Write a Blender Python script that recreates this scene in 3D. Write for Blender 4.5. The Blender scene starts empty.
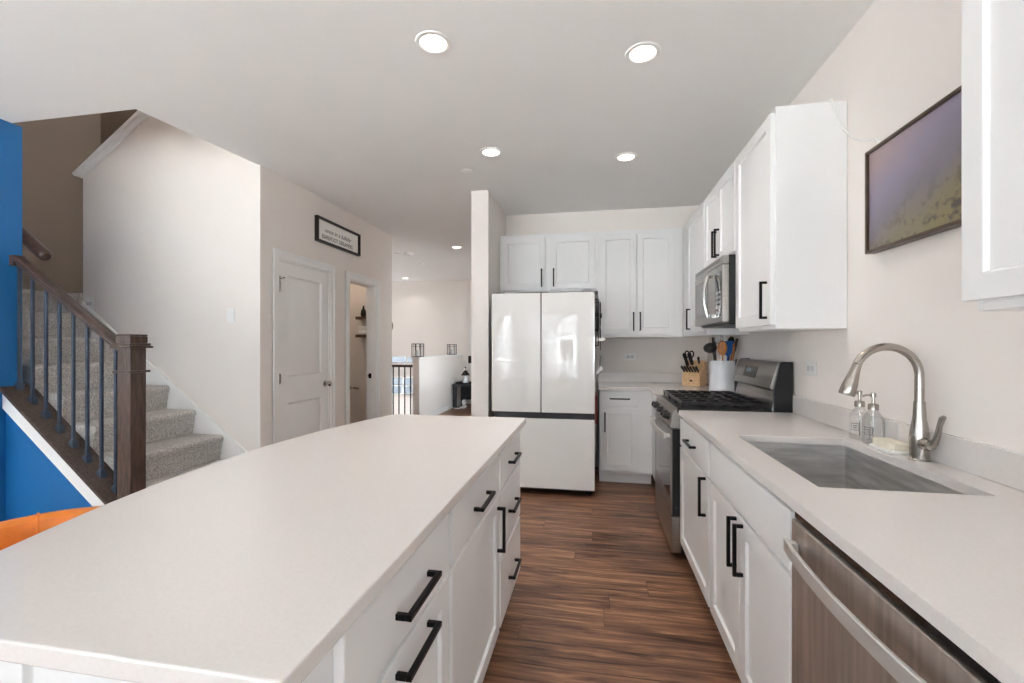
import bpy, bmesh, math, random
from mathutils import Vector, Matrix
random.seed(4)
sc = bpy.context.scene
COL = sc.collection
PI = math.pi

# ---------------------------------------------------------------- camera
cam_d = bpy.data.cameras.new('camera')
cam = bpy.data.objects.new('camera', cam_d)
COL.objects.link(cam)
cam_d.sensor_width = 36.0
cam_d.lens = 450.0 / 1024.0 * 36.0
cam_d.shift_y = 3.0 / 1024.0
cam_d.clip_start = 0.05
cam.location = (0, 0, 1.31)
cam.rotation_euler = (PI / 2, 0, math.radians(10.327))
sc.camera = cam

# ---------------------------------------------------------------- world, exposure
W = bpy.data.worlds.new('overcast_sky')
sc.world = W
W.use_nodes = True
bg = W.node_tree.nodes['Background']
bg.inputs[0].default_value = (0.86, 0.93, 1.0, 1)
bg.inputs[1].default_value = 5.2
sc.view_settings.view_transform = 'Standard'
sc.view_settings.look = 'None'
sc.view_settings.gamma = 1.0
sc.view_settings.use_curve_mapping = False
sc.view_settings.exposure = -0.09
sc.cycles.max_bounces = 12
sc.cycles.diffuse_bounces = 8
sc.cycles.sample_clamp_indirect = 40.0

LAMP_W = 3.9
sun_d = bpy.data.lights.new('sun', 'SUN')
sun_d.energy = 125.0
sun_d.angle = math.radians(3)
sun_d.color = (1.0, .985, .965)
sun = bpy.data.objects.new('sun', sun_d)
sun.rotation_euler = (math.radians(-42), 0, math.radians(12))   # behind the house, lighting the yard the rear windows look on
COL.objects.link(sun)


def area(name, loc, rot, sx, sy, power, col=(1, 1, 1), shape='RECTANGLE', portal=False, spread=180):
    l = bpy.data.lights.new(name, 'AREA')
    l.shape = shape
    l.size = sx
    if shape in ('RECTANGLE', 'ELLIPSE'):
        l.size_y = sy
    l.energy = power
    l.color = col
    l.spread = math.radians(spread)
    if portal:
        l.cycles.is_portal = True
    o = bpy.data.objects.new(name, l)
    o.location = loc
    o.rotation_euler = rot
    COL.objects.link(o)
    return o


# portals only guide the sky's light through the glazed openings, several of them added
RY = -3.2
XL_ = -5.6
area('portal_middle', (-1.4, RY - 0.16, 1.265), (PI / 2, 0, 0), 2.1, 1.63, 1, portal=True)
area('portal_living', (-4.1, RY - 0.16, 1.35), (PI / 2, 0, 0), 2.7, 2.3, 1, portal=True)
area('portal_hall', (-0.955, 7.5, 1.25), (PI / 2, 0, PI / 2), 1.8, 1.9, 1, portal=True)
area('portal_right', (1.31, -1.85, 1.5), (PI / 2, 0, PI / 2), 1.7, 1.4, 1, portal=True)
area('portal_left', (XL_ - 0.16, -1.3, 1.5), (PI / 2, 0, -PI / 2), 2.0, 1.2, 1, portal=True)
area('portal_side', (0.45, RY - 0.16, 1.4), (PI / 2, 0, 0), 1.1, 1.8, 1, portal=True)


# ---------------------------------------------------------------- materials
def lin(c):
    out = []
    for v in c:
        v = v / 255.0
        out.append(v / 12.92 if v <= 0.04045 else ((v + 0.055) / 1.055) ** 2.4)
    return tuple(out) + (1.0,)


MATS = {}


def mat(name, rgb, rough=0.5, metal=0.0, var=0.0, vscale=8.0, bump=0.0, bscale=200.0,
        stretch=None, coat=0.0, spec=None, emit=None, trans=0.0):
    m = bpy.data.materials.new(name)
    m.use_nodes = True
    nt = m.node_tree
    p = nt.nodes['Principled BSDF']
    p.inputs['Base Color'].default_value = lin(rgb)
    p.inputs['Roughness'].default_value = rough
    p.inputs['Metallic'].default_value = metal
    if spec is not None:
        p.inputs['Specular IOR Level'].default_value = spec
    if coat:
        p.inputs['Coat Weight'].default_value = coat
        p.inputs['Coat Roughness'].default_value = 0.04
    if emit:
        p.inputs['Emission Color'].default_value = lin(rgb)
        p.inputs['Emission Strength'].default_value = emit
    if trans:
        p.inputs['Transmission Weight'].default_value = trans
    tc = nt.nodes.new('ShaderNodeTexCoord')
    src = tc.outputs['Object']
    if stretch:
        mp = nt.nodes.new('ShaderNodeMapping')
        mp.inputs['Scale'].default_value = stretch
        nt.links.new(src, mp.inputs['Vector'])
        src = mp.outputs['Vector']
    if var:
        n = nt.nodes.new('ShaderNodeTexNoise')
        n.inputs['Scale'].default_value = vscale
        n.inputs['Detail'].default_value = 4
        nt.links.new(src, n.inputs['Vector'])
        r = nt.nodes.new('ShaderNodeValToRGB')
        a = [max(0, v * (1 - var)) for v in rgb]
        b = [min(255, v * (1 + var)) for v in rgb]
        r.color_ramp.elements[0].position = 0.3
        r.color_ramp.elements[1].position = 0.7
        r.color_ramp.elements[0].color = lin(a)
        r.color_ramp.elements[1].color = lin(b)
        nt.links.new(n.outputs['Fac'], r.inputs['Fac'])
        nt.links.new(r.outputs['Color'], p.inputs['Base Color'])
    if bump:
        n2 = nt.nodes.new('ShaderNodeTexNoise')
        n2.inputs['Scale'].default_value = bscale
        n2.inputs['Detail'].default_value = 3
        nt.links.new(src, n2.inputs['Vector'])
        bp = nt.nodes.new('ShaderNodeBump')
        bp.inputs['Strength'].default_value = bump
        bp.inputs['Distance'].default_value = 0.002
        nt.links.new(n2.outputs['Fac'], bp.inputs['Height'])
        nt.links.new(bp.outputs['Normal'], p.inputs['Normal'])
    MATS[name] = m
    return m


M_WALL = mat('wall_paint', (236, 230, 225), 0.6, bump=0.05, bscale=300, var=0.006, vscale=2)
M_CEIL = mat('ceiling_paint', (240, 240, 239), 0.85, bump=0.05, bscale=250, var=0.005, vscale=2)
M_BLUE = mat('blue_wall_paint', (18, 104, 168), 0.5, bump=0.05, bscale=300, var=0.03, vscale=2)
M_STAIRSHADE = mat('stairwell_shade_tone', (120, 109, 99), 0.6, bump=0.05, bscale=300, var=0.01, vscale=2)  # wall colour darkened to stand in for the stairwell's shade
M_TRIM = mat('white_trim_paint', (241, 241, 240), 0.35, var=0.004, vscale=5)
M_CAB = mat('white_cabinet_paint', (235, 235, 235), 0.32, var=0.004, vscale=5)
M_BLACK = mat('matte_black_metal', (20, 20, 22), 0.4, 0.6, var=0.1, vscale=30)
M_BLACKP = mat('black_plastic', (16, 16, 18), 0.45, var=0.1, vscale=30)
M_BLACKG = mat('black_gloss_glass', (10, 10, 12), 0.06, var=0.05, vscale=5, coat=0.5)
M_ENAMEL = mat('black_enamel', (24, 25, 28), 0.3, var=0.08, vscale=10)
M_IRON = mat('cast_iron', (38, 38, 40), 0.32, 0.3, bump=0.15, bscale=350, var=0.1, vscale=60)
M_STEEL = mat('brushed_stainless', (172, 168, 163), 0.28, 1.0, var=0.05, vscale=6, bump=0.05, bscale=90, stretch=(1, 0.4, 18))
M_STEELH = mat('brushed_stainless_front', (192, 184, 177), 0.42, 0.9, var=0.09, vscale=4, bump=0.05, bscale=90, stretch=(1, 12, 0.6))
M_SINK = mat('sink_steel', (196, 195, 194), 0.48, 0.85, var=0.1, vscale=7, bump=0.06, bscale=120, stretch=(1, 1, 8))
M_SATIN = mat('satin_steel', (222, 220, 217), 0.42, 0.75, var=0.02, vscale=8)
M_CHROME = mat('polished_steel', (205, 203, 200), 0.12, 1.0, var=0.02, vscale=8)
M_NICKEL = mat('brushed_nickel', (176, 170, 163), 0.24, 1.0, var=0.03, vscale=12, stretch=(1, 1, 6))
M_FRIDGE = mat('white_fridge_glass', (224, 223, 221), 0.03, var=0.004, vscale=4)
M_FRSIDE = mat('charcoal_fridge_steel', (58, 58, 61), 0.4, 0.5, var=0.05, vscale=10)
M_WOODD = mat('dark_stained_wood', (78, 62, 54), 0.32, var=0.28, vscale=7, stretch=(9, 9, 1.2), bump=0.1, bscale=30)
M_WOODRAIL = mat('dark_rail_wood', (66, 50, 43), 0.3, var=0.25, vscale=7, stretch=(1.5, 10, 10), bump=0.08, bscale=30)
M_IRONB = mat('iron_baluster_paint', (62, 74, 92), 0.45, 0.3, var=0.08, vscale=30)
M_MAPLE = mat('pale_block_wood', (218, 180, 136), 0.45, var=0.12, vscale=6, stretch=(3, 20, 20))
M_SPOONW = mat('spoon_wood', (178, 112, 58), 0.5, var=0.15, vscale=10, stretch=(10, 10, 2))
M_CERAM = mat('white_ceramic', (226, 228, 232), 0.2, var=0.02, vscale=9, coat=0.4)
M_ORANGE = mat('orange_leather', (224, 128, 46), 0.42, var=0.08, vscale=14, bump=0.25, bscale=160)
M_TVF = mat('bronze_frame', (96, 80, 68), 0.35, 0.6, var=0.08, vscale=20)
M_WHITEP = mat('white_plastic', (238, 238, 236), 0.3, var=0.004, vscale=9)
M_GREYP = mat('grey_plastic', (205, 205, 206), 0.4, var=0.02, vscale=9)
M_BLUEP = mat('blue_silicone', (24, 92, 165), 0.4, var=0.05, vscale=20)
M_RED = mat('red_cloth', (150, 70, 66), 0.8, var=0.1, vscale=60, bump=0.2, bscale=200)
M_PAPER = mat('sign_paper', (246, 245, 241), 0.6, var=0.01, vscale=9)
M_INK = mat('grey_ink', (96, 92, 90), 0.7, var=0.05, vscale=30)
M_BLACKW = mat('black_frame_wood', (22, 18, 18), 0.4, var=0.15, vscale=20, stretch=(10, 2, 10))
M_BENCH = mat('charcoal_bench_wood', (46, 50, 56), 0.45, var=0.15, vscale=8, stretch=(2, 12, 12))
M_HOUSE = mat('grey_siding', (112, 116, 122), 0.7, bump=0.3, bscale=4, stretch=(0.01, 0.01, 6), var=0.02, vscale=1)
M_ROOF = mat('grey_shingle', (60, 60, 64), 0.9, var=0.15, vscale=5)
M_BOUNCE = mat('bounce_ground', (188, 189, 190), 0.9, var=0.06, vscale=1.5)  # ground made pale to bounce sunlight up to the ceiling
M_HEDGE = mat('hedge_leaves', (52, 62, 52), 0.9, var=0.35, vscale=5, bump=1.0, bscale=12)
M_SHELF = mat('walnut_shelf', (84, 64, 52), 0.5, var=0.2, vscale=8, stretch=(2, 12, 12))
M_CREAM = mat('cream_sponge', (238, 230, 212), 0.7, var=0.03, vscale=40, bump=0.2, bscale=250)
M_WOODC = mat('clock_wood', (120, 108, 98), 0.5, var=0.15, vscale=10)


def mat_emit(name, rgb, strength):
    m = bpy.data.materials.new(name)
    m.use_nodes = True
    nt = m.node_tree
    nt.nodes.clear()
    e = nt.nodes.new('ShaderNodeEmission')
    o = nt.nodes.new('ShaderNodeOutputMaterial')
    e.inputs[0].default_value = lin(rgb)
    e.inputs[1].default_value = strength
    nt.links.new(e.outputs[0], o.inputs[0])
    return m


M_LENS = mat_emit('lit_lens', (255, 244, 230), 6.0)
M_LED = mat_emit('clock_digits', (170, 205, 215), 0.8)


def mat_glass(name, rgb=(255, 255, 255), gloss=0.08, rough=0.02):
    m = bpy.data.materials.new(name)
    m.use_nodes = True
    nt = m.node_tree
    nt.nodes.clear()
    t = nt.nodes.new('ShaderNodeBsdfTransparent')
    t.inputs[0].default_value = lin(rgb)
    g = nt.nodes.new('ShaderNodeBsdfGlossy')
    g.inputs['Roughness'].default_value = rough
    lw = nt.nodes.new('ShaderNodeLayerWeight')
    lw.inputs['Blend'].default_value = 0.25
    mr = nt.nodes.new('ShaderNodeMath')
    mr.operation = 'MULTIPLY_ADD'
    mr.inputs[1].default_value = 0.4
    mr.inputs[2].default_value = gloss
    nt.links.new(lw.outputs['Fresnel'], mr.inputs[0])
    mx = nt.nodes.new('ShaderNodeMixShader')
    nt.links.new(mr.outputs[0], mx.inputs[0])
    nt.links.new(t.outputs[0], mx.inputs[1])
    nt.links.new(g.outputs[0], mx.inputs[2])
    o = nt.nodes.new('ShaderNodeOutputMaterial')
    nt.links.new(mx.outputs[0], o.inputs[0])
    return m


M_PANE = mat_glass('window_glass', (250, 252, 252), 0.03)
M_BOTTLE = mat_glass('clear_bottle_glass', (251, 252, 252), 0.03, 0.08)


def mat_floor():
    m = bpy.data.materials.new('walnut_plank_floor')
    m.use_nodes = True
    nt = m.node_tree
    N, L = nt.nodes.new, nt.links.new
    p = nt.nodes['Principled BSDF']
    tc = N('ShaderNodeTexCoord')
    br = N('ShaderNodeTexBrick')
    br.offset = 0.0
    br.offset_frequency = 2
    br.inputs['Scale'].default_value = 1.0
    br.inputs['Brick Width'].default_value = 1.22
    br.inputs['Row Height'].default_value = 0.152
    br.inputs['Mortar Size'].default_value = 0.0012
    br.inputs['Mortar Smooth'].default_value = 0.2
    br.inputs['Color1'].default_value = (0, 0, 0, 1)
    br.inputs['Color2'].default_value = (1, 1, 1, 1)
    br.inputs['Mortar'].default_value = (0.5, 0.5, 0.5, 1)
    sx = N('ShaderNodeSeparateXYZ')
    L(tc.outputs['Object'], sx.inputs[0])
    dv = N('ShaderNodeMath')
    dv.operation = 'DIVIDE'
    dv.inputs[1].default_value = 0.152
    L(sx.outputs['Y'], dv.inputs[0])
    fl_ = N('ShaderNodeMath')
    fl_.operation = 'FLOOR'
    L(dv.outputs[0], fl_.inputs[0])
    wn = N('ShaderNodeTexWhiteNoise')
    wn.noise_dimensions = '1D'
    L(fl_.outputs[0], wn.inputs['W'])
    ma = N('ShaderNodeMath')
    ma.operation = 'MULTIPLY_ADD'
    ma.inputs[1].default_value = 5.0
    L(wn.outputs['Value'], ma.inputs[0])
    L(sx.outputs['X'], ma.inputs[2])
    cb = N('ShaderNodeCombineXYZ')
    L(ma.outputs[0], cb.inputs['X'])
    L(sx.outputs['Y'], cb.inputs['Y'])
    L(cb.outputs[0], br.inputs['Vector'])
    # every plank gets its own slice of the grain
    sep = N('ShaderNodeSeparateColor')
    L(br.outputs['Color'], sep.inputs['Color'])
    mul = N('ShaderNodeMath')
    mul.operation = 'MULTIPLY'
    mul.inputs[1].default_value = 37.0
    L(sep.outputs[0], mul.inputs[0])
    cmb = N('ShaderNodeCombineXYZ')
    L(mul.outputs[0], cmb.inputs['Z'])
    L(mul.outputs[0], cmb.inputs['X'])
    add = N('ShaderNodeVectorMath')
    add.operation = 'ADD'
    L(tc.outputs['Object'], add.inputs[0])
    L(cmb.outputs[0], add.inputs[1])
    mp = N('ShaderNodeMapping')
    mp.inputs['Scale'].default_value = (0.9, 13.0, 1)
    L(add.outputs[0], mp.inputs['Vector'])
    n1 = N('ShaderNodeTexNoise')
    n1.inputs['Scale'].default_value = 2.2
    n1.inputs['Detail'].default_value = 6
    n1.inputs['Roughness'].default_value = 0.62
    n1.inputs['Distortion'].default_value = 0.9
    L(mp.outputs[0], n1.inputs['Vector'])
    mp2 = N('ShaderNodeMapping')
    mp2.inputs['Scale'].default_value = (2.5, 90.0, 1)
    L(add.outputs[0], mp2.inputs['Vector'])
    n2 = N('ShaderNodeTexNoise')
    n2.inputs['Scale'].default_value = 2.0
    n2.inputs['Detail'].default_value = 4
    L(mp2.outputs[0], n2.inputs['Vector'])
    mix = N('ShaderNodeMath')
    mix.operation = 'MULTIPLY_ADD'
    mix.inputs[1].default_value = 0.28
    L(n2.outputs['Fac'], mix.inputs[0])
    L(n1.outputs['Fac'], mix.inputs[2])
    pl = N('ShaderNodeMath')
    pl.operation = 'MULTIPLY_ADD'
    pl.inputs[1].default_value = 0.10
    L(sep.outputs[0], pl.inputs[0])
    L(mix.outputs[0], pl.inputs[2])
    r = N('ShaderNodeValToRGB')
    e = r.color_ramp.elements
    e[0].position = 0.50
    e[0].color = lin((60, 41, 32))
    e[1].position = 0.88
    e[1].color = lin((180, 136, 102))
    a = e.new(0.60)
    a.color = lin((98, 68, 52))
    b = e.new(0.74)
    b.color = lin((138, 100, 76))
    L(pl.outputs[0], r.inputs['Fac'])
    dark = N('ShaderNodeMixRGB')
    dark.blend_type = 'MULTIPLY'
    dark.inputs[2].default_value = (0.35, 0.32, 0.3, 1)
    L(br.outputs['Fac'], dark.inputs[0])
    L(r.outputs['Color'], dark.inputs[1])
    L(dark.outputs[0], p.inputs['Base Color'])
    p.inputs['Roughness'].default_value = 0.36
    p.inputs['Specular IOR Level'].default_value = 0.35
    bp = N('ShaderNodeBump')
    bp.inputs['Strength'].default_value = 0.12
    bp.inputs['Distance'].default_value = 0.002
    L(n2.outputs['Fac'], bp.inputs['Height'])
    L(bp.outputs[0], p.inputs['Normal'])
    return m


M_FLOOR = mat_floor()


def mat_speckle(name, stops, scale, rough, bump=0.0, bscale=None, coat=0.0):
    m = bpy.data.materials.new(name)
    m.use_nodes = True
    nt = m.node_tree
    N, L = nt.nodes.new, nt.links.new
    p = nt.nodes['Principled BSDF']
    tc = N('ShaderNodeTexCoord')
    n = N('ShaderNodeTexNoise')
    n.inputs['Scale'].default_value = scale
    n.inputs['Detail'].default_value = 5
    n.inputs['Roughness'].default_value = 0.7
    L(tc.outputs['Object'], n.inputs['Vector'])
    r = N('ShaderNodeValToRGB')
    e = r.color_ramp.elements
    e[0].position, e[0].color = stops[0][0], lin(stops[0][1])
    e[1].position, e[1].color = stops[-1][0], lin(stops[-1][1])
    for s in stops[1:-1]:
        q = e.new(s[0])
        q.color = lin(s[1])
    L(n.outputs['Fac'], r.inputs['Fac'])
    L(r.outputs['Color'], p.inputs['Base Color'])
    p.inputs['Roughness'].default_value = rough
    if coat:
        p.inputs['Coat Weight'].default_value = coat
        p.inputs['Coat Roughness'].default_value = 0.05
    if bump:
        n2 = N('ShaderNodeTexNoise')
        n2.inputs['Scale'].default_value = bscale
        n2.inputs['Detail'].default_value = 3
        L(tc.outputs['Object'], n2.inputs['Vector'])
        bp = N('ShaderNodeBump')
        bp.inputs['Strength'].default_value = bump
        bp.inputs['Distance'].default_value = 0.012
        L(n2.outputs['Fac'], bp.inputs['Height'])
        L(bp.outputs[0], p.inputs['Normal'])
    return m


M_QUARTZ = mat_speckle('white_quartz', [(0.3, (215, 210, 207)), (0.5, (219, 214, 211)), (0.75, (222, 218, 216))], 160, 0.16)
M_CARPET = mat_speckle('grey_beige_carpet', [(0.36, (156, 150, 144)), (0.48, (194, 189, 184)), (0.62, (222, 219, 215))], 95, 0.95, 0.9, 130)


def mat_art():
    """a hazy lavender landscape with an olive meadow, made up for this room"""
    m = bpy.data.materials.new('landscape_print')
    m.use_nodes = True
    nt = m.node_tree
    N, L = nt.nodes.new, nt.links.new
    p = nt.nodes['Principled BSDF']
    tc = N('ShaderNodeTexCoord')
    sp = N('ShaderNodeSeparateXYZ')
    L(tc.outputs['Object'], sp.inputs[0])
    n = N('ShaderNodeTexNoise')
    n.inputs['Scale'].default_value = 5
    n.inputs['Detail'].default_value = 5
    L(tc.outputs['Object'], n.inputs['Vector'])
    # height above the meadow edge, which rises towards -Y (the right side of the picture)
    a = N('ShaderNodeMath')
    a.operation = 'MULTIPLY_ADD'
    a.inputs[1].default_value = 0.42
    L(sp.outputs['Y'], a.inputs[0])
    L(sp.outputs['Z'], a.inputs[2])
    b = N('ShaderNodeMath')
    b.operation = 'MULTIPLY_ADD'
    b.inputs[1].default_value = 0.16
    L(n.outputs['Fac'], b.inputs[0])
    L(a.outputs[0], b.inputs[2])
    r = N('ShaderNodeValToRGB')
    e = r.color_ramp.elements
    mr = N('ShaderNodeMapRange')
    mr.inputs['From Min'].default_value = -0.25
    mr.inputs['From Max'].default_value = 0.40
    L(b.outputs[0], mr.inputs['Value'])
    e[0].position, e[0].color = 0.0, lin((122, 108, 92))
    e[1].position, e[1].color = 1.0, lin((168, 148, 150))
    for pos, c in ((0.2, (138, 128, 92)), (0.36, (132, 123, 100)), (0.5, (122, 116, 126)), (0.72, (142, 134, 156))):
        q = e.new(pos)
        q.color = lin(c)
    L(mr.outputs[0], r.inputs['Fac'])
    v = N('ShaderNodeTexNoise')
    v.inputs['Scale'].default_value = 26
    v.inputs['Detail'].default_value = 3
    L(tc.outputs['Object'], v.inputs['Vector'])
    vr = N('ShaderNodeValToRGB')
    vr.color_ramp.elements[0].position = 0.5
    vr.color_ramp.elements[1].position = 0.62
    L(v.outputs['Fac'], vr.inputs['Fac'])
    low = N('ShaderNodeMapRange')
    low.inputs['From Min'].default_value = 0.10
    low.inputs['From Max'].default_value = -0.10
    L(b.outputs[0], low.inputs['Value'])
    mm = N('ShaderNodeMath')
    mm.operation = 'MULTIPLY'
    L(vr.outputs['Color'], mm.inputs[0])
    L(low.outputs[0], mm.inputs[1])
    mx = N('ShaderNodeMixRGB')
    L(mm.outputs[0], mx.inputs[0])
    L(r.outputs['Color'], mx.inputs[1])
    mx.inputs[2].default_value = lin((84, 76, 72))
    L(mx.outputs[0], p.inputs['Base Color'])
    p.inputs['Roughness'].default_value = 0.3
    return m


M_ART = mat_art()


# ---------------------------------------------------------------- builders
class B:
    """collects shapes into one mesh"""

    def __init__(s, frame=None):
        s.bm = bmesh.new()
        s.M = frame

    def v(s, *p):
        q = Vector(p)
        return s.bm.verts.new(s.M @ q if s.M else q)

    def f(s, *vs):
        try:
            return s.bm.faces.new(vs)
        except ValueError:
            return None

    def box(s, x0, x1, y0, y1, z0, z1):
        v = [s.v(x, y, z) for z in (z0, z1) for y in (y0, y1) for x in (x0, x1)]
        for q in ((0, 2, 3, 1), (4, 5, 7, 6), (0, 1, 5, 4), (2, 6, 7, 3), (0, 4, 6, 2), (1, 3, 7, 5)):
            s.f(*[v[i] for i in q])
        return s

    def prism(s, pts, ax, a0, a1):
        def mk(p, a):
            if ax == 'y':
                return s.v(p[0], a, p[1])
            if ax == 'x':
                return s.v(a, p[0], p[1])
            return s.v(p[0], p[1], a)
        A = [mk(p, a0) for p in pts]
        C = [mk(p, a1) for p in pts]
        s.f(*A)
        s.f(*reversed(C))
        n = len(pts)
        for i in range(n):
            s.f(A[i], C[i], C[(i + 1) % n], A[(i + 1) % n])
        return s

    def tube(s, pts, r, n=10, closed=False, flat=None):
        pts = [Vector(p) for p in pts]
        m = len(pts)
        rs = r if isinstance(r, (list, tuple)) else [r] * m
        rings = []
        up = None
        for i, p in enumerate(pts):
            if closed:
                t = pts[(i + 1) % m] - pts[i - 1]
            else:
                t = pts[min(i + 1, m - 1)] - pts[max(i - 1, 0)]
            t.normalize()
            if up is None:
                up = Vector((0, 0, 1)) if abs(t.z) < 0.9 else Vector((1, 0, 0))
            sd = t.cross(up)
            sd.normalize()
            up = sd.cross(t)
            up.normalize()
            fa, fb = flat or (1, 1)
            rings.append([s.v(*(p + sd * math.cos(2 * PI * k / n) * rs[i] * fa + up * math.sin(2 * PI * k / n) * rs[i] * fb)) for k in range(n)])
        for i in range(m if closed else m - 1):
            a, b = rings[i], rings[(i + 1) % m]
            for k in range(n):
                s.f(a[k], a[(k + 1) % n], b[(k + 1) % n], b[k])
        if not closed:
            s.f(*reversed(rings[0]))
            s.f(*rings[-1])
        return s

    def cyl(s, p0, p1, r0, r1=None, n=18):
        return s.tube([p0, p1], [r0, r0 if r1 is None else r1], n)

    def bar(s, p0, p1, w, h=None):
        """square bar between two points"""
        p0, p1 = Vector(p0), Vector(p1)
        t = (p1 - p0).normalized()
        up = Vector((0, 0, 1)) if abs(t.z) < 0.95 else Vector((0, 1, 0))
        sd = t.cross(up).normalized()
        up = sd.cross(t).normalized()
        h = h or w
        q = []
        for p in (p0, p1):
            q.append([s.v(*(p + sd * a * w / 2 + up * b * h / 2)) for a, b in ((-1, -1), (1, -1), (1, 1), (-1, 1))])
        s.f(*reversed(q[0]))
        s.f(*q[1])
        for k in range(4):
            s.f(q[0][k], q[0][(k + 1) % 4], q[1][(k + 1) % 4], q[1][k])
        return s

    def lathe(s, prof, cx=0, cy=0, z0=0, n=24, sx=1, sy=1):
        rings = []
        for r, z in prof:
            if r < 1e-6:
                rings.append([s.v(cx, cy, z0 + z)])
            else:
                rings.append([s.v(cx + r * sx * math.cos(2 * PI * k / n), cy + r * sy * math.sin(2 * PI * k / n), z0 + z) for k in range(n)])
        for a, b in zip(rings, rings[1:]):
            for k in range(n):
                if len(a) == 1 and len(b) == 1:
                    continue
                if len(a) == 1:
                    s.f(a[0], b[(k + 1) % n], b[k])
                elif len(b) == 1:
                    s.f(a[k], a[(k + 1) % n], b[0])
                else:
                    s.f(a[k], a[(k + 1) % n], b[(k + 1) % n], b[k])
        if len(rings[0]) > 1:
            s.f(*reversed(rings[0]))
        if len(rings[-1]) > 1:
            s.f(*rings[-1])
        return s

    def ball(s, c, r, sx=1, sy=1, sz=1, n=16, m=10):
        return s.lathe([(r * math.sin(PI * i / m), -r * math.cos(PI * i / m) * sz) for i in range(m + 1)], c[0], c[1], c[2], n, sx, sy)

    def slab(s, x0, x1, z0, z1, t):
        """drawer front, outward is -y"""
        return s.box(x0, x1, -t, -0.0005, z0, z1)

    def shaker(s, x0, x1, z0, z1, t=0.02, st=0.057, dep=0.011, ch=0.004):
        def ring(a, y):
            return [s.v(x0 + a, y, z0 + a), s.v(x1 - a, y, z0 + a), s.v(x1 - a, y, z1 - a), s.v(x0 + a, y, z1 - a)]
        bk, fo, fi, pn = ring(0, -0.0005), ring(0, -t), ring(st, -t), ring(st + ch, -t + dep)
        s.f(*reversed(bk))
        for A, C in ((bk, fo), (fo, fi), (fi, pn)):
            for k in range(4):
                s.f(A[k], A[(k + 1) % 4], C[(k + 1) % 4], C[k])
        s.f(*pn)
        return s

    def build(s, name, m, parent=None, bev=0.0, smooth=True, loc=None, seg=2, shift=True):
        """link as one mesh object; vertices are given in world space unless the parent is turned"""
        bm = s.bm
        off = Vector((0, 0, 0))
        if parent is not None and shift:
            off = ORIG.get(parent.name, Vector((0, 0, 0)))
        elif loc is not None:
            off = Vector(loc)
        bmesh.ops.recalc_face_normals(bm, faces=bm.faces)
        if off.length:
            bmesh.ops.translate(bm, verts=bm.verts, vec=-off)
        me = bpy.data.meshes.new(name)
        bm.to_mesh(me)
        bm.free()
        me.materials.append(m)
        if m in (M_CAB, M_FRIDGE, M_QUARTZ, M_BLACKG, M_STEELH):
            smooth = False     # flat sheet goods: true flat facets keep their reflections straight
        if smooth:
            for p in me.polygons:
                p.use_smooth = True
            me.set_sharp_from_angle(angle=math.radians(38))
        o = bpy.data.objects.new(name, me)
        COL.objects.link(o)
        if parent is not None:
            o.parent = parent
            ORIG[o.name] = off
        elif loc is not None:
            o.location = loc
            ORIG[o.name] = off
        if bev:
            md = o.modifiers.new('bevel', 'BEVEL')
            md.width = bev
            md.segments = seg
            md.limit_method = 'ANGLE'
            md.angle_limit = math.radians(40)
            md.harden_normals = smooth
        return o


ORIG = {}


def tag(o, label, cat, group=None, kind=None):
    o['label'] = label
    o['category'] = cat
    if group:
        o['group'] = group
    if kind:
        o['kind'] = kind
    return o


def thing(name, label, cat, loc, rotz=0.0, group=None):
    o = bpy.data.objects.new(name, None)
    o.empty_display_size = 0.05
    o.location = loc
    o.rotation_euler = (0, 0, rotz)
    COL.objects.link(o)
    ORIG[o.name] = Vector(loc) if not rotz else Vector((0, 0, 0))
    return tag(o, label, cat, group)


def struct(name, b, m, bev=0.0, parent=None):
    o = b.build(name, m, parent, bev)
    if parent is None:
        o['kind'] = 'structure'
    return o


def dup(o, loc, label=None, rotz=None):
    def rec(x, par):
        c = x.copy()
        COL.objects.link(c)
        if par is not None:
            c.parent = par
        for ch in list(x.children):
            rec(ch, c)
        return c
    r = rec(o, None)
    r.location = loc
    if rotz is not None:
        r.rotation_euler = (0, 0, rotz)
    if label:
        r['label'] = label
    return r


def text_part(name, body, size, m, parent, mtx, extrude=0.0005):
    cu = bpy.data.curves.new(name, 'FONT')
    cu.body = body
    cu.size = size
    cu.align_x = 'CENTER'
    cu.align_y = 'CENTER'
    cu.extrude = extrude
    tmp = bpy.data.objects.new(name + '_tmp', cu)
    COL.objects.link(tmp)
    dg = bpy.context.evaluated_depsgraph_get()
    me = bpy.data.meshes.new_from_object(tmp.evaluated_get(dg))
    bpy.data.objects.remove(tmp)
    me.transform(mtx)
    off = ORIG.get(parent.name, Vector((0, 0, 0)))
    me.transform(Matrix.Translation(-off))
    me.materials.clear()
    me.materials.append(m)
    o = bpy.data.objects.new(name, me)
    COL.objects.link(o)
    o.parent = parent
    return o


def arc(c, r, a0, a1, n, plane='xz'):
    out = []
    for i in range(n + 1):
        a = math.radians(a0 + (a1 - a0) * i / n)
        u, w = r * math.cos(a), r * math.sin(a)
        if plane == 'xz':
            out.append((c[0] + u, c[1], c[2] + w))
        elif plane == 'yz':
            out.append((c[0], c[1] + u, c[2] + w))
        else:
            out.append((c[0] + u, c[1] + w, c[2]))
    return out


# ---------------------------------------------------------------- room shell
CZ = 2.74          # kitchen ceiling
XR = 1.15          # right wall
YB = 4.90          # back wall of the kitchen
XD = -2.61         # wall with the doors
YG = 3.16          # grey wall beside the stairs
XL = -5.6          # left outer wall
YF = 9.6           # far wall of the hall
UP = 5.3           # top of the stairwell

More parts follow.
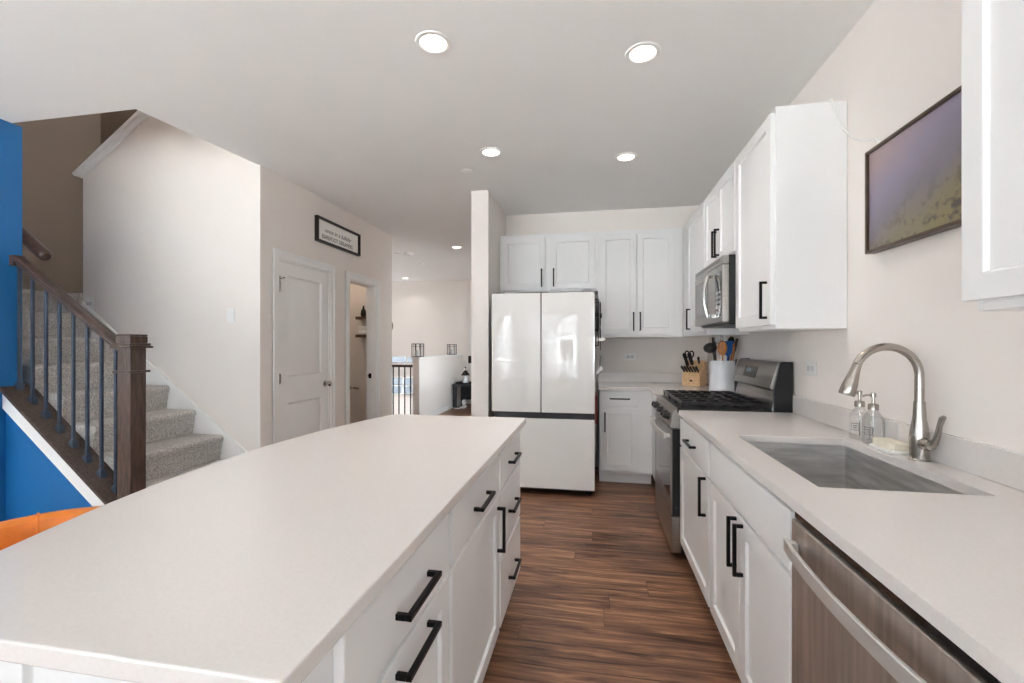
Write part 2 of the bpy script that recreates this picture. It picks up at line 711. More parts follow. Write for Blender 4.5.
fl = B()
fl.box(XL - .15, XR + .15, RY - .15, 7.2, -0.12, 0)
fl.box(-3.0, XR + .15, 7.2, YF + .15, -0.12, 0)
struct('floor', fl, M_FLOOR)
fl2 = B().box(XL - .15, -2.9, 7.2, YF + .15, -2.9, -2.8)
struct('floor_foyer', fl2, M_FLOOR)

ce = B()
ce.box(XL - .15, XR + .15, RY - .15, 2.28, CZ, CZ + .2)
ce.prism([(-2.74, 2.28), (XR + .15, 2.28), (XR + .15, YG), (-2.63, YG)], 'z', CZ, CZ + .2)
ce.box(-2.63, XR + .15, YG, 4.3, CZ, CZ + .2)
ce.box(XL - .15, XR + .15, 4.3, YF + .15, CZ, CZ + .2)
struct('ceiling', ce, M_CEIL)
struct('ceiling_stairwell', B().box(XL - .15, -2.4, 2.13, 4.45, UP, UP + .1), M_CEIL)

wrt = B()
wrt.box(XR, XR + .15, RY - .15, -2.7, 0, CZ)
wrt.box(XR, XR + .15, -1.0, YB + .15, 0, CZ)
wrt.box(XR, XR + .15, -2.7, -1.0, 0, .8)
wrt.box(XR, XR + .15, -2.7, -1.0, 2.2, CZ)
struct('wall_right', wrt, M_WALL)
struct('wall_back', B().box(-0.962, XR, YB, YB + .15, 0, CZ), M_WALL)
wfr = B()
wfr.box(-1.125, -0.962, 4.06, 6.6, 0, CZ)
wfr.box(-1.125, -0.962, 8.4, YF, 0, CZ)
wfr.box(-1.125, -0.962, 6.6, 8.4, 0, .3)
wfr.box(-1.125, -0.962, 6.6, 8.4, 2.2, CZ)
struct('wall_fridge', wfr, M_WALL)
wf = B()
wf.box(XL, -4.62, YF, YF + .15, -2.8, CZ)
wf.box(-4.0, -1.125, YF, YF + .15, -2.8, CZ)
wf.box(-4.62, -4.0, YF, YF + .15, 1.05, CZ)
wf.box(-4.62, -4.0, YF, YF + .15, 0.58, 0.88)
wf.box(-4.62, -4.0, YF, YF + .15, -2.8, 0.16)
struct('wall_far', wf, M_WALL)
wl = B()
wl.box(XL - .15, XL, RY - .15, -2.3, -2.8, UP)
wl.box(XL - .15, XL, -0.3, YF + .15, -2.8, UP)
wl.box(XL - .15, XL, -2.3, -0.3, -2.8, 0.9)
wl.box(XL - .15, XL, -2.3, -0.3, 2.1, UP)
struct('wall_left', wl, M_WALL)
struct('wall_foyer', B().box(XL, -2.9, 7.05, 7.2, -2.8, -0.12), M_WALL)

# the rear wall with its glazing (behind the camera; only the middle window shows in the fridge doors)
rw = B()
OP = [(-5.45, -2.75, .2, 2.5), (-2.45, -0.35, .45, 2.08), (-0.1, 1.0, .5, 2.3)]
xs = [XL] + [q for o_ in OP for q in o_[:2]] + [XR]
for k in range(0, len(xs), 2):
    rw.box(xs[k], xs[k + 1], RY - .15, RY, 0, CZ)
for o_ in OP:
    rw.box(o_[0], o_[1], RY - .15, RY, 0, o_[2])
    rw.box(o_[0], o_[1], RY - .15, RY, o_[3], CZ)
struct('wall_rear', rw, M_WALL)


def window(n, x0, x1, y, z0, z1, mull, rails=(), th=0.06, fw=0.05):
    b = B()
    b.box(x0, x0 + fw, y - th / 2, y + th / 2, z0, z1)
    b.box(x1 - fw, x1, y - th / 2, y + th / 2, z0, z1)
    b.box(x0 + fw, x1 - fw, y - th / 2, y + th / 2, z0, z0 + fw)
    b.box(x0 + fw, x1 - fw, y - th / 2, y + th / 2, z1 - fw, z1)
    for mx in mull:
        b.box(mx - fw / 2, mx + fw / 2, y - th / 2, y + th / 2, z0 + fw, z1 - fw)
    for rz in rails:
        b.box(x0 + fw, x1 - fw, y - th / 2 + .004, y + th / 2 - .004, rz - .012, rz + .012)
    o = b.build(n, M_TRIM, None, 0.002)
    o['kind'] = 'structure'
    g = B().box(x0 + fw * .6, x1 - fw * .6, y - .004, y + .004, z0 + fw * .6, z1 - fw * .6)
    g.build('pane', M_PANE, o, shift=False)
    return o


window('window_added_living', -5.45, -2.75, RY - .08, .2, 2.5, [-4.1])  # unseen window added for more daylight in the room
window('window_2', -2.45, -0.35, RY - .08, .45, 2.08, [-1.4])
window('window_added_side', -0.1, 1.0, RY - .08, .5, 2.3, [])  # unseen, added beside the middle window for extra daylight
wo = window('window_added_left', -2.3, -0.3, 0.0, 0.9, 2.1, [-1.3], fw=0.06)  # unseen left wall window, added as a source of daylight
wh = window('window_7', 6.6, 8.4, 0.0, .3, 2.2, [7.5], fw=.06)
wh.location = (-1.04, 0, 0)
wh.rotation_euler = (0, 0, PI / 2)
wn_ = window('window_added_right', -2.7, -1.0, 0.0, .8, 2.2, [-1.85], fw=.06)  # unseen window added to brighten the wall with the doors
wn_.location = (XR + .08, 0, 0)
wn_.rotation_euler = (0, 0, PI / 2)
wo.location = (XL - .08, 0, 0)
wo.rotation_euler = (0, 0, PI / 2)
window('window_3', -4.62, -4.0, YF + .07, 0.88, 1.05, [-4.2], fw=0.025)
window('window_4', -4.62, -4.0, YF + .07, 0.16, 0.58, [-4.3], [0.37], fw=0.03)

# stair zone walls
bl = B()


def capz(x):
    return 0.385 + (-2.9 - x) * 0.825


bl.prism([(-3.70, 0), (-2.745, 0), (-2.745, capz(-2.745) - .03), (-3.70, capz(-3.70) - .03)], 'y', 2.25, 2.385)
bl.box(XL, -3.70, 2.10, 2.335, 0, CZ)
struct('wall_stair', bl, M_BLUE)
struct('wall_stair_upper', B().box(XL, -2.5, 2.13, 2.25, CZ + .2, UP), M_WALL)


def gz(x):
    return 2.80 + (x + 4.343) * 0.70


gw = B()
gw.prism([(-4.343, 0), (XD, 0), (XD, gz(XD)), (-4.343, gz(-4.343))], 'y', YG, YG + .12)
struct('wall_divider', gw, M_WALL)
cp = B()
sl = math.atan(0.70)
nx, nz = -math.sin(sl), math.cos(sl)


def capslab(b, x0, x1, y0, y1, d0, d1):
    """board lying on the sloping wall top"""
    pts = []
    for (x, d) in ((x0, d0), (x1, d0), (x1, d1), (x0, d1)):
        pts.append((x + nx * d, gz(x) + nz * d))
    b.prism(pts, 'y', y0, y1)


capslab(cp, -4.40, XD, YG - .035, YG + .155, 0.001, 0.03)
capslab(cp, -4.37, XD, YG - .018, YG - .0005, -0.05, 0.0)
struct('trim_1', cp, M_TRIM, 0.004)
struct('wall_stair_back', B().box(XL, XD - .12, 4.18, 4.30, 0, UP), M_STAIRSHADE)
struct('wall_landing', B().box(XL, XL + .1, 2.336, 4.18, 0, UP), M_STAIRSHADE)
struct('wall_stair_end', B().box(-2.5, -2.38, 2.13, 4.45, CZ + .2, UP), M_WALL)

# wall with the two doors
PY0, PY1, PH = 3.365, 4.121, 2.035
QY0, QY1, QH = 4.475, 5.085, 2.02
dw = B()
dw.box(XD - .12, XD, YG + .12, PY0, 0, CZ)
dw.box(XD - .12, XD, PY1, QY0, 0, CZ)
dw.box(XD - .12, XD, QY1, 5.53, 0, CZ)
dw.box(XD - .12, XD, PY0, PY1, PH, CZ)
dw.box(XD - .12, XD, QY0, QY1, QH, CZ)
struct('wall_doors', dw, M_WALL)
struct('wall_powder', B().box(XL, XD - .12, 5.41, 5.53, 0, CZ), M_WALL)
struct('wall_powder_left', B().box(-4.5, -4.38, 4.3, 5.41, 0, CZ), M_WALL)


def casing(n, y0, y1, h, w):
    b = B()
    e = 0.001
    for t, k in ((0.012, w), (0.02, w * .35)):
        b.box(XD + e, XD + t, y0 - k - (w - k), y0 - (w - k), 0, h + w)
        b.box(XD + e, XD + t, y1 + (w - k), y1 + w, 0, h + w)
        b.box(XD + e, XD + t, y0 - (w - k), y1 + (w - k), h + (w - k), h + w)
    # jamb lining
    b.box(XD - .119, XD - .0005, y0 + e, y0 + .015, 0, h - e)
    b.box(XD - .119, XD - .0005, y1 - .015, y1 - e, 0, h - e)
    b.box(XD - .119, XD - .0005, y0 + .015, y1 - .015, h - .015, h - e)
    return struct(n, b, M_TRIM, 0.003)


casing('trim_2', PY0, PY1, PH, 0.072)
casing('trim_3', QY0, QY1, QH, 0.078)
# strike plate on the powder room jamb
sp_ = B().box(XD - .085, XD - .05, QY1 - .0175, QY1 - .0152, 0.90, 0.96)
sp_.tube([(XD - .08, QY1 - .0175, .93), (XD - .08, QY1 - .032, .93)], [.012, .010], 12)
tag(sp_.build('strike_plate', M_BLACK, None, loc=(XD - .07, QY1 - .016, .93)), 'small dark strike plate on the open doorway jamb', 'strike plate')

# pantry door (closed, two raised panels)
FRD = Matrix(((0, -1, 0, XD - .006), (1, 0, 0, 0), (0, 0, 1, 0), (0, 0, 0, 1)))   # local x -> +Y, outward (-y) -> +X
d1 = B(FRD)
yy0, yy1 = PY0 + .018, PY1 - .018


def panel_door(b, x0, x1, z0, z1, panels):
    t = 0.012
    xs = [x0, x0 + .115, x1 - .115, x1]
    b.box(x0, x0 + .115, -0.001, .03, z0, z1)
    b.box(x1 - .115, x1, -0.001, .03, z0, z1)
    zz = z0
    for (pa, pb) in panels:
        b.box(x0 + .115, x1 - .115, -0.001, .03, zz, pa)
        zz = pb

        def ring(a, y):
            return [b.v(xs[1] + a, y, pa + a), b.v(xs[2] - a, y, pa + a), b.v(xs[2] - a, y, pb - a), b.v(xs[1] + a, y, pb - a)]
        R = [ring(0, -0.001), ring(.012, .014), ring(.022, .014), ring(.045, .003)]
        for A, C in zip(R, R[1:]):
            for k in range(4):
                b.f(A[k], A[(k + 1) % 4], C[(k + 1) % 4], C[k])
        b.f(*R[-1])
    b.box(x0 + .115, x1 - .115, -0.001, .03, zz, z1)


panel_door(d1, yy0, yy1, 0.012, PH - .018, [(0.20, 0.80), (1.03, 1.91)])
door1 = d1.build('door_1', M_TRIM, None, 0.0)
door1['kind'] = 'structure'
kb = B(FRD)
kx, kz = yy1 - .06, 0.925
kb.tube([(kx, -0.001, kz), (kx, -.008, kz)], [.032, .030], 20)
kb.tube([(kx, -.008, kz), (kx, -.03, kz), (kx, -.038, kz), (kx, -.055, kz), (kx, -.066, kz)], [.011, .011, .024, .028, .016], 20)
kb.build('knob', M_NICKEL, door1, shift=False)
for hz in (1.80, 1.02, 0.25):
    h = B(FRD)
    h.tube([(yy0 - .006, -.008, hz - .045), (yy0 - .006, -.008, hz + .045)], .006, 10)
    h.box(yy0 - .004, yy0 + .022, -.003, -.0012, hz - .04, hz + .04)
    h.build('hinge', M_NICKEL, door1, shift=False)
hk = B(FRD)
hk.tube([(yy0 + .004, -.006, 1.87), (yy0 + .004, -.03, 1.87), (yy0 + .03, -.034, 1.88)], .005, 8)
hk.tube([(yy0 + .004, -.006, 1.89), (yy0 + .004, -.006, 1.79)], .006, 8)
hk.build('door_latch', M_NICKEL, door1, shift=False)

# knee wall along the stairwell in the hall
kw = B().box(-3.0, -2.88, 7.14, YF, -0.12, 1.07)
struct('wall_knee', kw, M_WALL)
struct('trim_4', B().box(-3.025, -2.855, 7.11, YF, 1.071, 1.10), M_TRIM, 0.004)
struct('baseboard_knee', B().box(-2.879, -2.862, 7.14, YF - .02, 0.001, 0.10), M_TRIM, 0.003)
struct('baseboard_far', B().box(-2.86, -1.14, YF - .018, YF - .001, 0.001, 0.10), M_TRIM, 0.003)
struct('baseboard_doors', B().box(XD + .001, XD + .016, 4.202, 4.39, 0.001, 0.10), M_TRIM, 0.003)
struct('baseboard_end', B().box(-1.125, -0.962, 4.042, 4.059, 0.001, 0.10), M_TRIM, 0.003)

# ---------------------------------------------------------------- staircase
RISE, RUN = 0.195, 0.255


def nose(i):
    return -2.93 - RUN * (i - 3)


stair = thing('staircase', 'flight of grey carpeted stairs rising left behind the iron balusters', 'stairs', (nose(1), 2.76, 0))
for i in range(1, 10):
    x, z, z0 = nose(i), RISE * i, RISE * (i - 1)
    xb = x - RUN - .035 if i < 9 else XL + .105
    pts = [(x - .034, z0), (x - .012, z - .055), (x - .002, z - .04), (x, z - .025), (x - .006, z - .01), (x - .018, z - .002), (x - .035, z), (xb, z), (xb, z0)]
    y1 = YG - .014 if i < 9 else 4.175
    y0 = 2.392
    b = B()
    b.prism(pts, 'y', y0, y1) if i < 9 else b.prism(pts, 'y', y0, y1 - 1.03)
    if i == 9:
        b.box(XL + .105, -4.36, y1 - 1.03, y1, z0, z)
    b.build('step' if i < 9 else 'landing', M_CARPET, stair, 0.004)

# skirt board against the grey wall
sk = B()
sk.prism([(-2.40, 0), (-2.62, 0), (-4.34, 1.28), (-4.34, 1.68), (-2.43, .232), (-2.40, .17)][::-1], 'y', YG - .013, YG - .0005)
struct('trim_5', sk, M_TRIM)
# white trim under the sloping blue wall top
tr2 = B()
tr2.prism([(-2.745, capz(-2.745) - .032), (-2.745, capz(-2.745) - .14), (-3.699, capz(-3.699) - .14), (-3.699, capz(-3.699) - .032)], 'y', 2.232, 2.2495)
struct('trim_6', tr2, M_TRIM, 0.002)

bal = thing('stair_balustrade', 'dark wood handrail with newel post and slim blue-black iron balusters', 'balustrade', (-2.79, 2.30, 0))
nw = B()
nw.box(-2.842, -2.744, 2.252, 2.350, 0.0, 1.30)
newel = nw.build('newel_post', M_WOODD, bal, 0.004)
c1 = B()
c1.box(-2.868, -2.718, 2.226, 2.376, 1.288, 1.302)
c1.box(-2.86, -2.726, 2.234, 2.368, 1.302, 1.318)
c1.box(-2.848, -2.738, 2.246, 2.356, 1.318, 1.36)
c1.prism([(-2.848, 2.246), (-2.738, 2.246), (-2.738, 2.356), (-2.848, 2.356)], 'z', 1.36, 1.372)
c1.build('newel_cap', M_WOODD, newel, 0.005)
c2 = B()
c2.box(-2.858, -2.728, 2.236, 2.366, 1.138, 1.152)
c2.build('newel_collar', M_WOODD, newel, 0.004)
# handrail: a moulded section swept along the slope
rs = 0.70


def railz(x):
    return 1.315 + (-2.85 - x) * rs


prof = [(-.022, -.062), (.022, -.062), (.022, -.045), (.032, -.03), (.034, -.012), (.024, 0), (-.024, 0), (-.034, -.012), (-.032, -.03), (-.022, -.045)]
hr = B()


def sweep(b, x0, x1, yc, zf, pr):
    A = [b.v(x0, yc + p[0], zf(x0) + p[1]) for p in pr]
    C = [b.v(x1, yc + p[0], zf(x1) + p[1]) for p in pr]
    b.f(*A)
    b.f(*reversed(C))
    n = len(pr)
    for i in range(n):
        b.f(A[i], C[i], C[(i + 1) % n], A[(i + 1) % n])


sweep(hr, -2.84, -3.66, 2.295, railz, prof)
hr.box(-3.698, -3.655, 2.262, 2.328, railz(-3.66) - .066, railz(-3.66) + .004)
hr.build('handrail', M_WOODRAIL, bal, 0.005)
br = B()
pts = [(-2.745, capz(-2.745) - .03), (-2.745, capz(-2.745)), (-3.699, capz(-3.699)), (-3.699, capz(-3.699) - .03)]
br.prism(pts, 'y', 2.218, 2.388)
br.build('base_rail', M_WOODRAIL, bal, 0.004)
bx = [-3.538, -3.44, -3.34, -3.24, -3.14, -3.04, -2.94]
bx = [-2.917 - .1085 * k for k in range(8)]
for x in bx:
    b = B()
    b.box(x - .008, x + .008, 2.297, 2.313, capz(x) + .001, railz(x) - .058)
    o = b.build('baluster', M_IRONB, bal, 0.0015)
    s_ = B()
    a, t = .017, .011
    zb = capz(x)
    pts8 = []
    v0 = [s_.v(x + sx * a, 2.305 + sy * a, capz(x + sx * a) + .0005) for sx, sy in ((-1, -1), (1, -1), (1, 1), (-1, 1))]
    v1 = [s_.v(x + sx * a, 2.305 + sy * a, zb + .03) for sx, sy in ((-1, -1), (1, -1), (1, 1), (-1, 1))]
    v2 = [s_.v(x + sx * t, 2.305 + sy * t, zb + .042) for sx, sy in ((-1, -1), (1, -1), (1, 1), (-1, 1))]
    for A, C in ((v0, v1), (v1, v2)):
        for k in range(4):
            s_.f(A[k], A[(k + 1) % 4], C[(k + 1) % 4], C[k])
    s_.f(*reversed(v0))
    s_.f(*v2)
    s_.build('shoe', M_IRONB, o, 0.0015)

wr = thing('wall_handrail', 'dark wooden handrail end on the inner side of the blue stair wall', 'handrail', (-3.62, 2.40, 1.86))
w_ = B()
pth = [(-3.60, 2.40, 1.895), (-3.61, 2.405, 1.90), (-3.63, 2.41, 1.91)] + [(-3.66 - .1 * k, 2.41, 1.932 + .078 * k) for k in range(0, 9)]
w_.tube(pth, [.022, .034, .040] + [.041] * 9, 14)
w_.build('rail', M_WOODRAIL, wr)
w_ = B()
w_.tube([(-3.95, 2.336, 2.09), (-3.95, 2.41, 2.10), (-3.95, 2.41, 2.125)], .008, 8)
w_.build('bracket', M_NICKEL, wr)


def plate(name, label, cat, axis, c, w, h, kind):
    """wall plate; axis = normal it faces: '+x','-x','-y'"""
    if axis == '-x':
        fr = Matrix(((0, 1, 0, c[0]), (-1, 0, 0, c[1]), (0, 0, 1, c[2]), (0, 0, 0, 1)))
    elif axis == '+x':
        fr = Matrix(((0, -1, 0, c[0]), (1, 0, 0, c[1]), (0, 0, 1, c[2]), (0, 0, 0, 1)))
    else:
        fr = Matrix.Translation(c)
    t = thing(name, label, cat, c)
    B(fr).box(-w / 2, w / 2, -.006, -.0005, -h / 2, h / 2).build('cover_plate', M_WHITEP, t, 0.002)
    if kind == 'outlet':
        for s in (-1, 1):
            b = B(fr)
            b.box(s * w * .17 - .016, s * w * .17 + .016, -.009, -.0062, -.015, .015)
            so = b.build('socket', M_GREYP, t, 0.002)
            b = B(fr)
            for q in (-.006, .006):
                b.box(s * w * .17 - .004, s * w * .17 + .004, -.0098, -.0092, q - .001, q + .001)
            b.build('slot', M_BLACKP, so)
    else:
        B(fr).box(-.016, .016, -.010, -.0062, -.033, .033).build('rocker', M_WHITEP, t, 0.002)
    return t


plate('light_switch', 'white rocker switch on the pale wall above the stairs', 'light switch', '-y', (-2.876, YG, 1.545), .075, .12, 'switch')
plate('wall_outlet', 'small white outlet plate at the far left end of the stair wall', 'outlet', '-y', (-4.27, YG, 1.66), .075, .12, 'outlet')
plate('wall_outlet', 'white double outlet above the back counter beside the fridge', 'outlet', '-y', (0.375, YB, 1.18), .12, .075, 'outlet')
plate('wall_outlet', 'white double outlet on the right wall next to the range', 'outlet', '-x', (XR, 2.665, 1.18), .12, .075, 'outlet')


# ---------------------------------------------------------------- cabinets
def handle(fr, parent, kind, a, zc, y=-.02, L=.182):
    b = B(fr)
    w = .012
    so = .034
    if kind == 'v':
        b.box(a - w / 2, a + w / 2, y - so, y - so + w, zc - L / 2, zc + L / 2)
        for s in (-1, 1):
            z = zc + s * (L / 2 - w / 2)
            b.box(a - w / 2, a + w / 2, y - so + w, y - .0003, z - w / 2, z + w / 2)
    else:
        b.box(a - L / 2, a + L / 2, y - so, y - so + w, zc - w / 2, zc + w / 2)
        for s in (-1, 1):
            x = a + s * (L / 2 - w / 2)
            b.box(x - w / 2, x + w / 2, y - so + w, y - .0003, zc - w / 2, zc + w / 2)
    return b.build('handle', M_BLACK, parent, 0.0012, shift=False)


def cabinet(name, label, loc, rotz, w, dep, z0, z1, items, group=None, toe=False, open_top=False, extra=None):
    """local x along the front (left to right seen from the front), y into the cabinet"""
    t = thing(name, label, 'cabinet', loc, rotz, group)
    b = B()
    zz = z0
    if toe:
        zz = z0 + .105
        b.box(.0, w, .07, .085, z0 + .001, zz)
        b.box(0, .018, .085, dep, z0 + .001, zz)
        b.box(w - .018, w, .085, dep, z0 + .001, zz)
    b.box(0, .018, .0, dep, zz, z1)
    b.box(w - .018, w, .0, dep, zz, z1)
    b.box(.018, w - .018, .0, dep, zz, zz + .018)
    b.box(.018, w - .018, dep - .012, dep, zz + .018, z1)
    if not open_top:
        b.box(.018, w - .018, .0, dep - .012, z1 - .018, z1)
        b.box(.018, w - .018, .0, .018, zz + .018, z1 - .018)
    else:
        b.box(.018, w - .018, .0, .018, zz + .018, z1)
    b.build('body', M_CAB, t, 0.0015, shift=False)
    for it in items:
        k = it[0]
        x0, x1, a, c = it[1:5]
        b = B()
        if k == 'door':
            b.shaker(x0, x1, a, c)
            o = b.build('door', M_CAB, t, 0.0015, shift=False)
        elif k == 'panel':
            b.slab(x0, x1, a, c, .02)
            o = b.build('false_front', M_CAB, t, 0.003, shift=False)
        else:
            b.slab(x0, x1, a, c, .02)
            o = b.build('drawer', M_CAB, t, 0.003, shift=False)
        if len(it) > 5 and it[5]:
            handle(None, o, it[5], it[6], it[7])
    return t


ZC = 0.884      # underside of the worktops
G_B = 'white shaker base cabinets along the right and back walls'
G_U = 'white shaker wall cabinets'
G_I = 'white island cabinets'
FX = 0.53       # carcass front of the right run (doors stand 2 cm proud)
R90 = -PI / 2
# right run, facing -X ; local x = -Y
cabinet('base_cabinet', 'white base cabinet with one drawer and one door next to the range', (FX, 2.862, 0), R90, .710, .60, 0, ZC,
        [('drawer', .012, .698, .708, .868, 'h', .355, .785), ('door', .012, .698, .12, .695, 'v', .645, .602)], G_B, toe=True)
cabinet('sink_cabinet', 'white double-door cabinet under the kitchen sink beside the dishwasher', (FX, 2.150, 0), R90, .858, .60, 0, ZC,
        [('panel', .012, .846, .708, .868), ('door', .012, .4275, .12, .695, 'v', .393, .592), ('door', .4305, .846, .12, .695, 'v', .465, .592)], G_B, toe=True, open_top=True)
cabinet('base_cabinet', 'white base cabinet at the near end of the right worktop past the dishwasher', (FX, .679, 0), R90, .56, .60, 0, ZC,
        [('drawer', .012, .548, .708, .868, 'h', .28, .785), ('door', .012, .548, .12, .695, 'v', .05, .585)], G_B, toe=True)
# back run
cabinet('base_cabinet', 'white base cabinet with drawer and door between the fridge and the range', (0.05, 4.32, 0), 0, .478, .575, 0, ZC,
        [('drawer', .018, .352, .735, .875, 'h', .185, .806), ('door', .018, .352, .135, .72, 'v', .05, .585)], G_B, toe=True)
cabinet('base_cabinet', 'white blank corner cabinet behind the range', (FX, 4.89, 0), R90, 1.26, .60, 0, ZC,
        [('door', .95, 1.24, .12, .868)], G_B, toe=True)
# back wall uppers
UZ1 = 2.435
YU = 4.565
ub = YB - YU - .003
cabinet('wall_cabinet', 'short white two-door cabinet above the fridge', (-0.958, YU, 0), 0, .996, ub, 1.845, UZ1,
        [('door', .03, .470, 1.868, 2.40, 'v', .436, 1.985), ('door', .525, .965, 1.868, 2.40, 'v', .558, 1.985)], G_U)
cabinet('wall_cabinet', 'tall white two-door wall cabinet to the right of the fridge', (0.040, YU, 0), 0, .802, ub, 1.385, UZ1,
        [('door', .018, .368, 1.415, 2.40, 'v', .34, 1.535), ('door', .374, .724, 1.415, 2.40, 'v', .402, 1.535)], G_U)
# right wall uppers
UX = 0.845
ud = XR - UX - .003
cabinet('wall_cabinet', 'narrow white wall cabinet in the corner beyond the microwave', (UX, YU - .002, 0), R90, .933, ud, 1.385, UZ1,
        [('door', .30, .918, 1.41, 2.40, 'v', .42, 1.53)], G_U)
cabinet('wall_cabinet', 'short white two-door cabinet directly above the microwave', (UX, 3.629, 0), R90, .756, ud, 1.852, UZ1,
        [('door', .012, .375, 1.872, 2.40, 'v', .345, 1.995), ('door', .379, .744, 1.872, 2.40, 'v', .412, 1.995)], G_U)
cabinet('wall_cabinet', 'tall white wall cabinet with a wide blank side, between microwave and picture', (UX, 2.872, 0), R90, .557, ud, 1.385, UZ1,
        [('door', .012, .545, 1.405, 2.41, 'v', .502, 1.525)], G_U)
B().box(XR - .04, XR - .0035, 2.309, 2.3148, 1.386, 2.434).build('scribe_strip', M_CAB, bpy.data.objects['wall_cabinet.004'], 0.001, shift=False)
cabinet('wall_cabinet', 'white wall cabinet at the right edge, nearest to the viewer', (UX, 1.18, 0), R90, .80, ud, 1.385, UZ1,
        [('door', -.015, .395, 1.408, 2.40), ('door', .405, .788, 1.408, 2.40)], G_U)
# island, facing +X ; local x = +Y
IX = -0.405
cabinet('island_cabinet', 'island cabinet nearest the viewer with top drawer and pull-out front', (IX, .545, 0), PI / 2, .635, .455, 0, ZC,
        [('drawer', .10, .620, .70, .862, 'h', .375, .773), ('door', .10, .620, .12, .688, 'h', .375, .655)], G_I, toe=True)
cabinet('island_cabinet', 'middle island cabinet with one drawer over one tall door', (IX, 1.182, 0), PI / 2, .652, .455, 0, ZC,
        [('drawer', .012, .640, .70, .862, 'h', .325, .773), ('door', .012, .640, .12, .688, 'v', .598, .562)], G_I, toe=True)
cabinet('island_cabinet', 'far island cabinet with three drawers nearest the fridge', (IX, 1.836, 0), PI / 2, .535, .455, 0, ZC,
        [('drawer', .012, .523, .70, .862, 'h', .268, .773), ('drawer', .012, .523, .412, .688, 'h', .268, .55), ('drawer', .012, .523, .12, .40, 'h', .268, .247)], G_I, toe=True)
ep = thing('island_end_panel', 'white recessed end panel closing the near end of the island', 'panel', (-0.65, .543, 0))
FRE = Matrix.Translation((0, .543, 0))
b = B(FRE)
b.shaker(-0.875, -0.405, .001, ZC - .001, t=.02, st=.045)
b.build('panel_frame', M_CAB, ep, 0.0015)
bp_ = B().box(-0.878, -0.862, .545, 2.37, .001, ZC - .001)
tag(bp_.build('island_back_panel', M_CAB, None, 0.002, loc=(-.87, 1.45, 0)), 'plain white back panel of the island under the curved overhang', 'panel')

# ---------------------------------------------------------------- worktops
it = thing('island_worktop', 'white quartz island top with a bowed seating edge', 'worktop', (-0.75, 1.435, ZC))
pts = [(-0.36, .47), (-0.36, 2.405)]
for i in range(0, 33):
    y = 2.405 - (2.405 - .47) * i / 32
    pts.append((-(1.08 + .18 * (1 - ((y - 1.4375) / .9675) ** 2)) - .03 * (y - 1.4375) * -1 * -1, y))
b = B()
b.prism(pts, 'z', ZC + .0005, .914)
b.build('slab', M_QUARTZ, it, 0.003)

wt = thing('kitchen_worktop', 'long white quartz worktop with the sink cut-out, right of the range', 'worktop', (.82, 1.4, ZC))
b = B()
SX0, SX1, SY0, SY1 = .614, 1.036, 1.385, 2.112
ox0, ox1, oy0, oy1 = .504, XR - .001, .10, 2.862


def slab_hole(b, o, h, z0, z1):
    O = [(o[0], o[2]), (o[1], o[2]), (o[1], o[3]), (o[0], o[3])]
    R = .012
    Hh = [(h[0], h[2]), (h[1], h[2]), (h[1], h[3]), (h[0], h[3])]
    to = [b.v(*p, z1) for p in O]
    bo = [b.v(*p, z0) for p in O]
    th = [b.v(*p, z1) for p in Hh]
    bh = [b.v(*p, z0) for p in Hh]
    for k in range(4):
        j = (k + 1) % 4
        b.f(to[k], to[j], th[j], th[k])
        b.f(bo[j], bo[k], bh[k], bh[j])
        b.f(bo[k], bo[j], to[j], to[k])
        b.f(bh[j], bh[k], th[k], th[j])


slab_hole(b, (ox0, ox1, oy0, oy1), (SX0, SX1, SY0, SY1), ZC + .0005, .914)
b.build('slab', M_QUARTZ, wt, 0.0025)
b = B().box(XR - .016, XR - .001, .10, 2.862, .9145, 1.015)
b.build('backsplash', M_QUARTZ, wt, 0.002)
wc = thing('corner_worktop', 'L-shaped white quartz worktop in the corner beyond the range', 'worktop', (.6, 4.6, ZC))
b = B()
b.prism([(.042, 4.285), (.504, 4.285), (.504, 3.632), (XR - .001, 3.632), (XR - .001, YB - .001), (.042, YB - .001)], 'z', ZC + .0005, .914)
b.build('slab', M_QUARTZ, wc, 0.0025)
b = B()
b.box(.042, XR - .001, YB - .021, YB - .001, .9145, 1.015)
b.box(XR - .016, XR - .001, 3.632, YB - .021, .9145, 1.015)
b.build('backsplash', M_QUARTZ, wc, 0.002)

# ---------------------------------------------------------------- sink, faucet
snk = thing('kitchen_sink', 'undermount stainless steel sink bowl in the right worktop', 'sink', (.82, 1.757, .66))
b = B()
e = .004
zi, zt = .665, ZC - .0005


def rrect(x0, x1, y0, y1, r, z, n=5):
    P = []
    for cx, cy, a0 in ((x1 - r, y1 - r, 0), (x0 + r, y1 - r, 90), (x0 + r, y0 + r, 180), (x1 - r, y0 + r, 270)):
        for i in range(n + 1):
            a = math.radians(a0 + 90 * i / n)
            P.append((cx + r * math.cos(a), cy + r * math.sin(a), z))
    return P


R1 = [rrect(SX0 - .014, SX1 + .014, SY0 - .014, SY1 + .014, .02, zt),
      rrect(SX0 - e, SX1 + e, SY0 - e, SY1 + e, .012, zt),
      rrect(SX0 - e, SX1 + e, SY0 - e, SY1 + e, .012, zi + .012),
      rrect(SX0 + .008, SX1 - .008, SY0 + .008, SY1 - .008, .012, zi)]
rv = [[b.v(*p) for p in R] for R in R1]
n = len(rv[0])
for A, C in zip(rv, rv[1:]):
    for k in range(n):
        b.f(A[k], A[(k + 1) % n], C[(k + 1) % n], C[k])
b.f(*rv[-1])
o = b.build('bowl', M_SINK, snk)
so_ = o.modifiers.new('thick', 'SOLIDIFY')
so_.thickness = .0015
so_.offset = 0
b = B()
b.lathe([(.0, .004), (.02, .003), (.042, .006), (.045, .003), (.045, .001)], .86, 1.757, zi + .001)
b.build('drain', M_CHROME, snk)

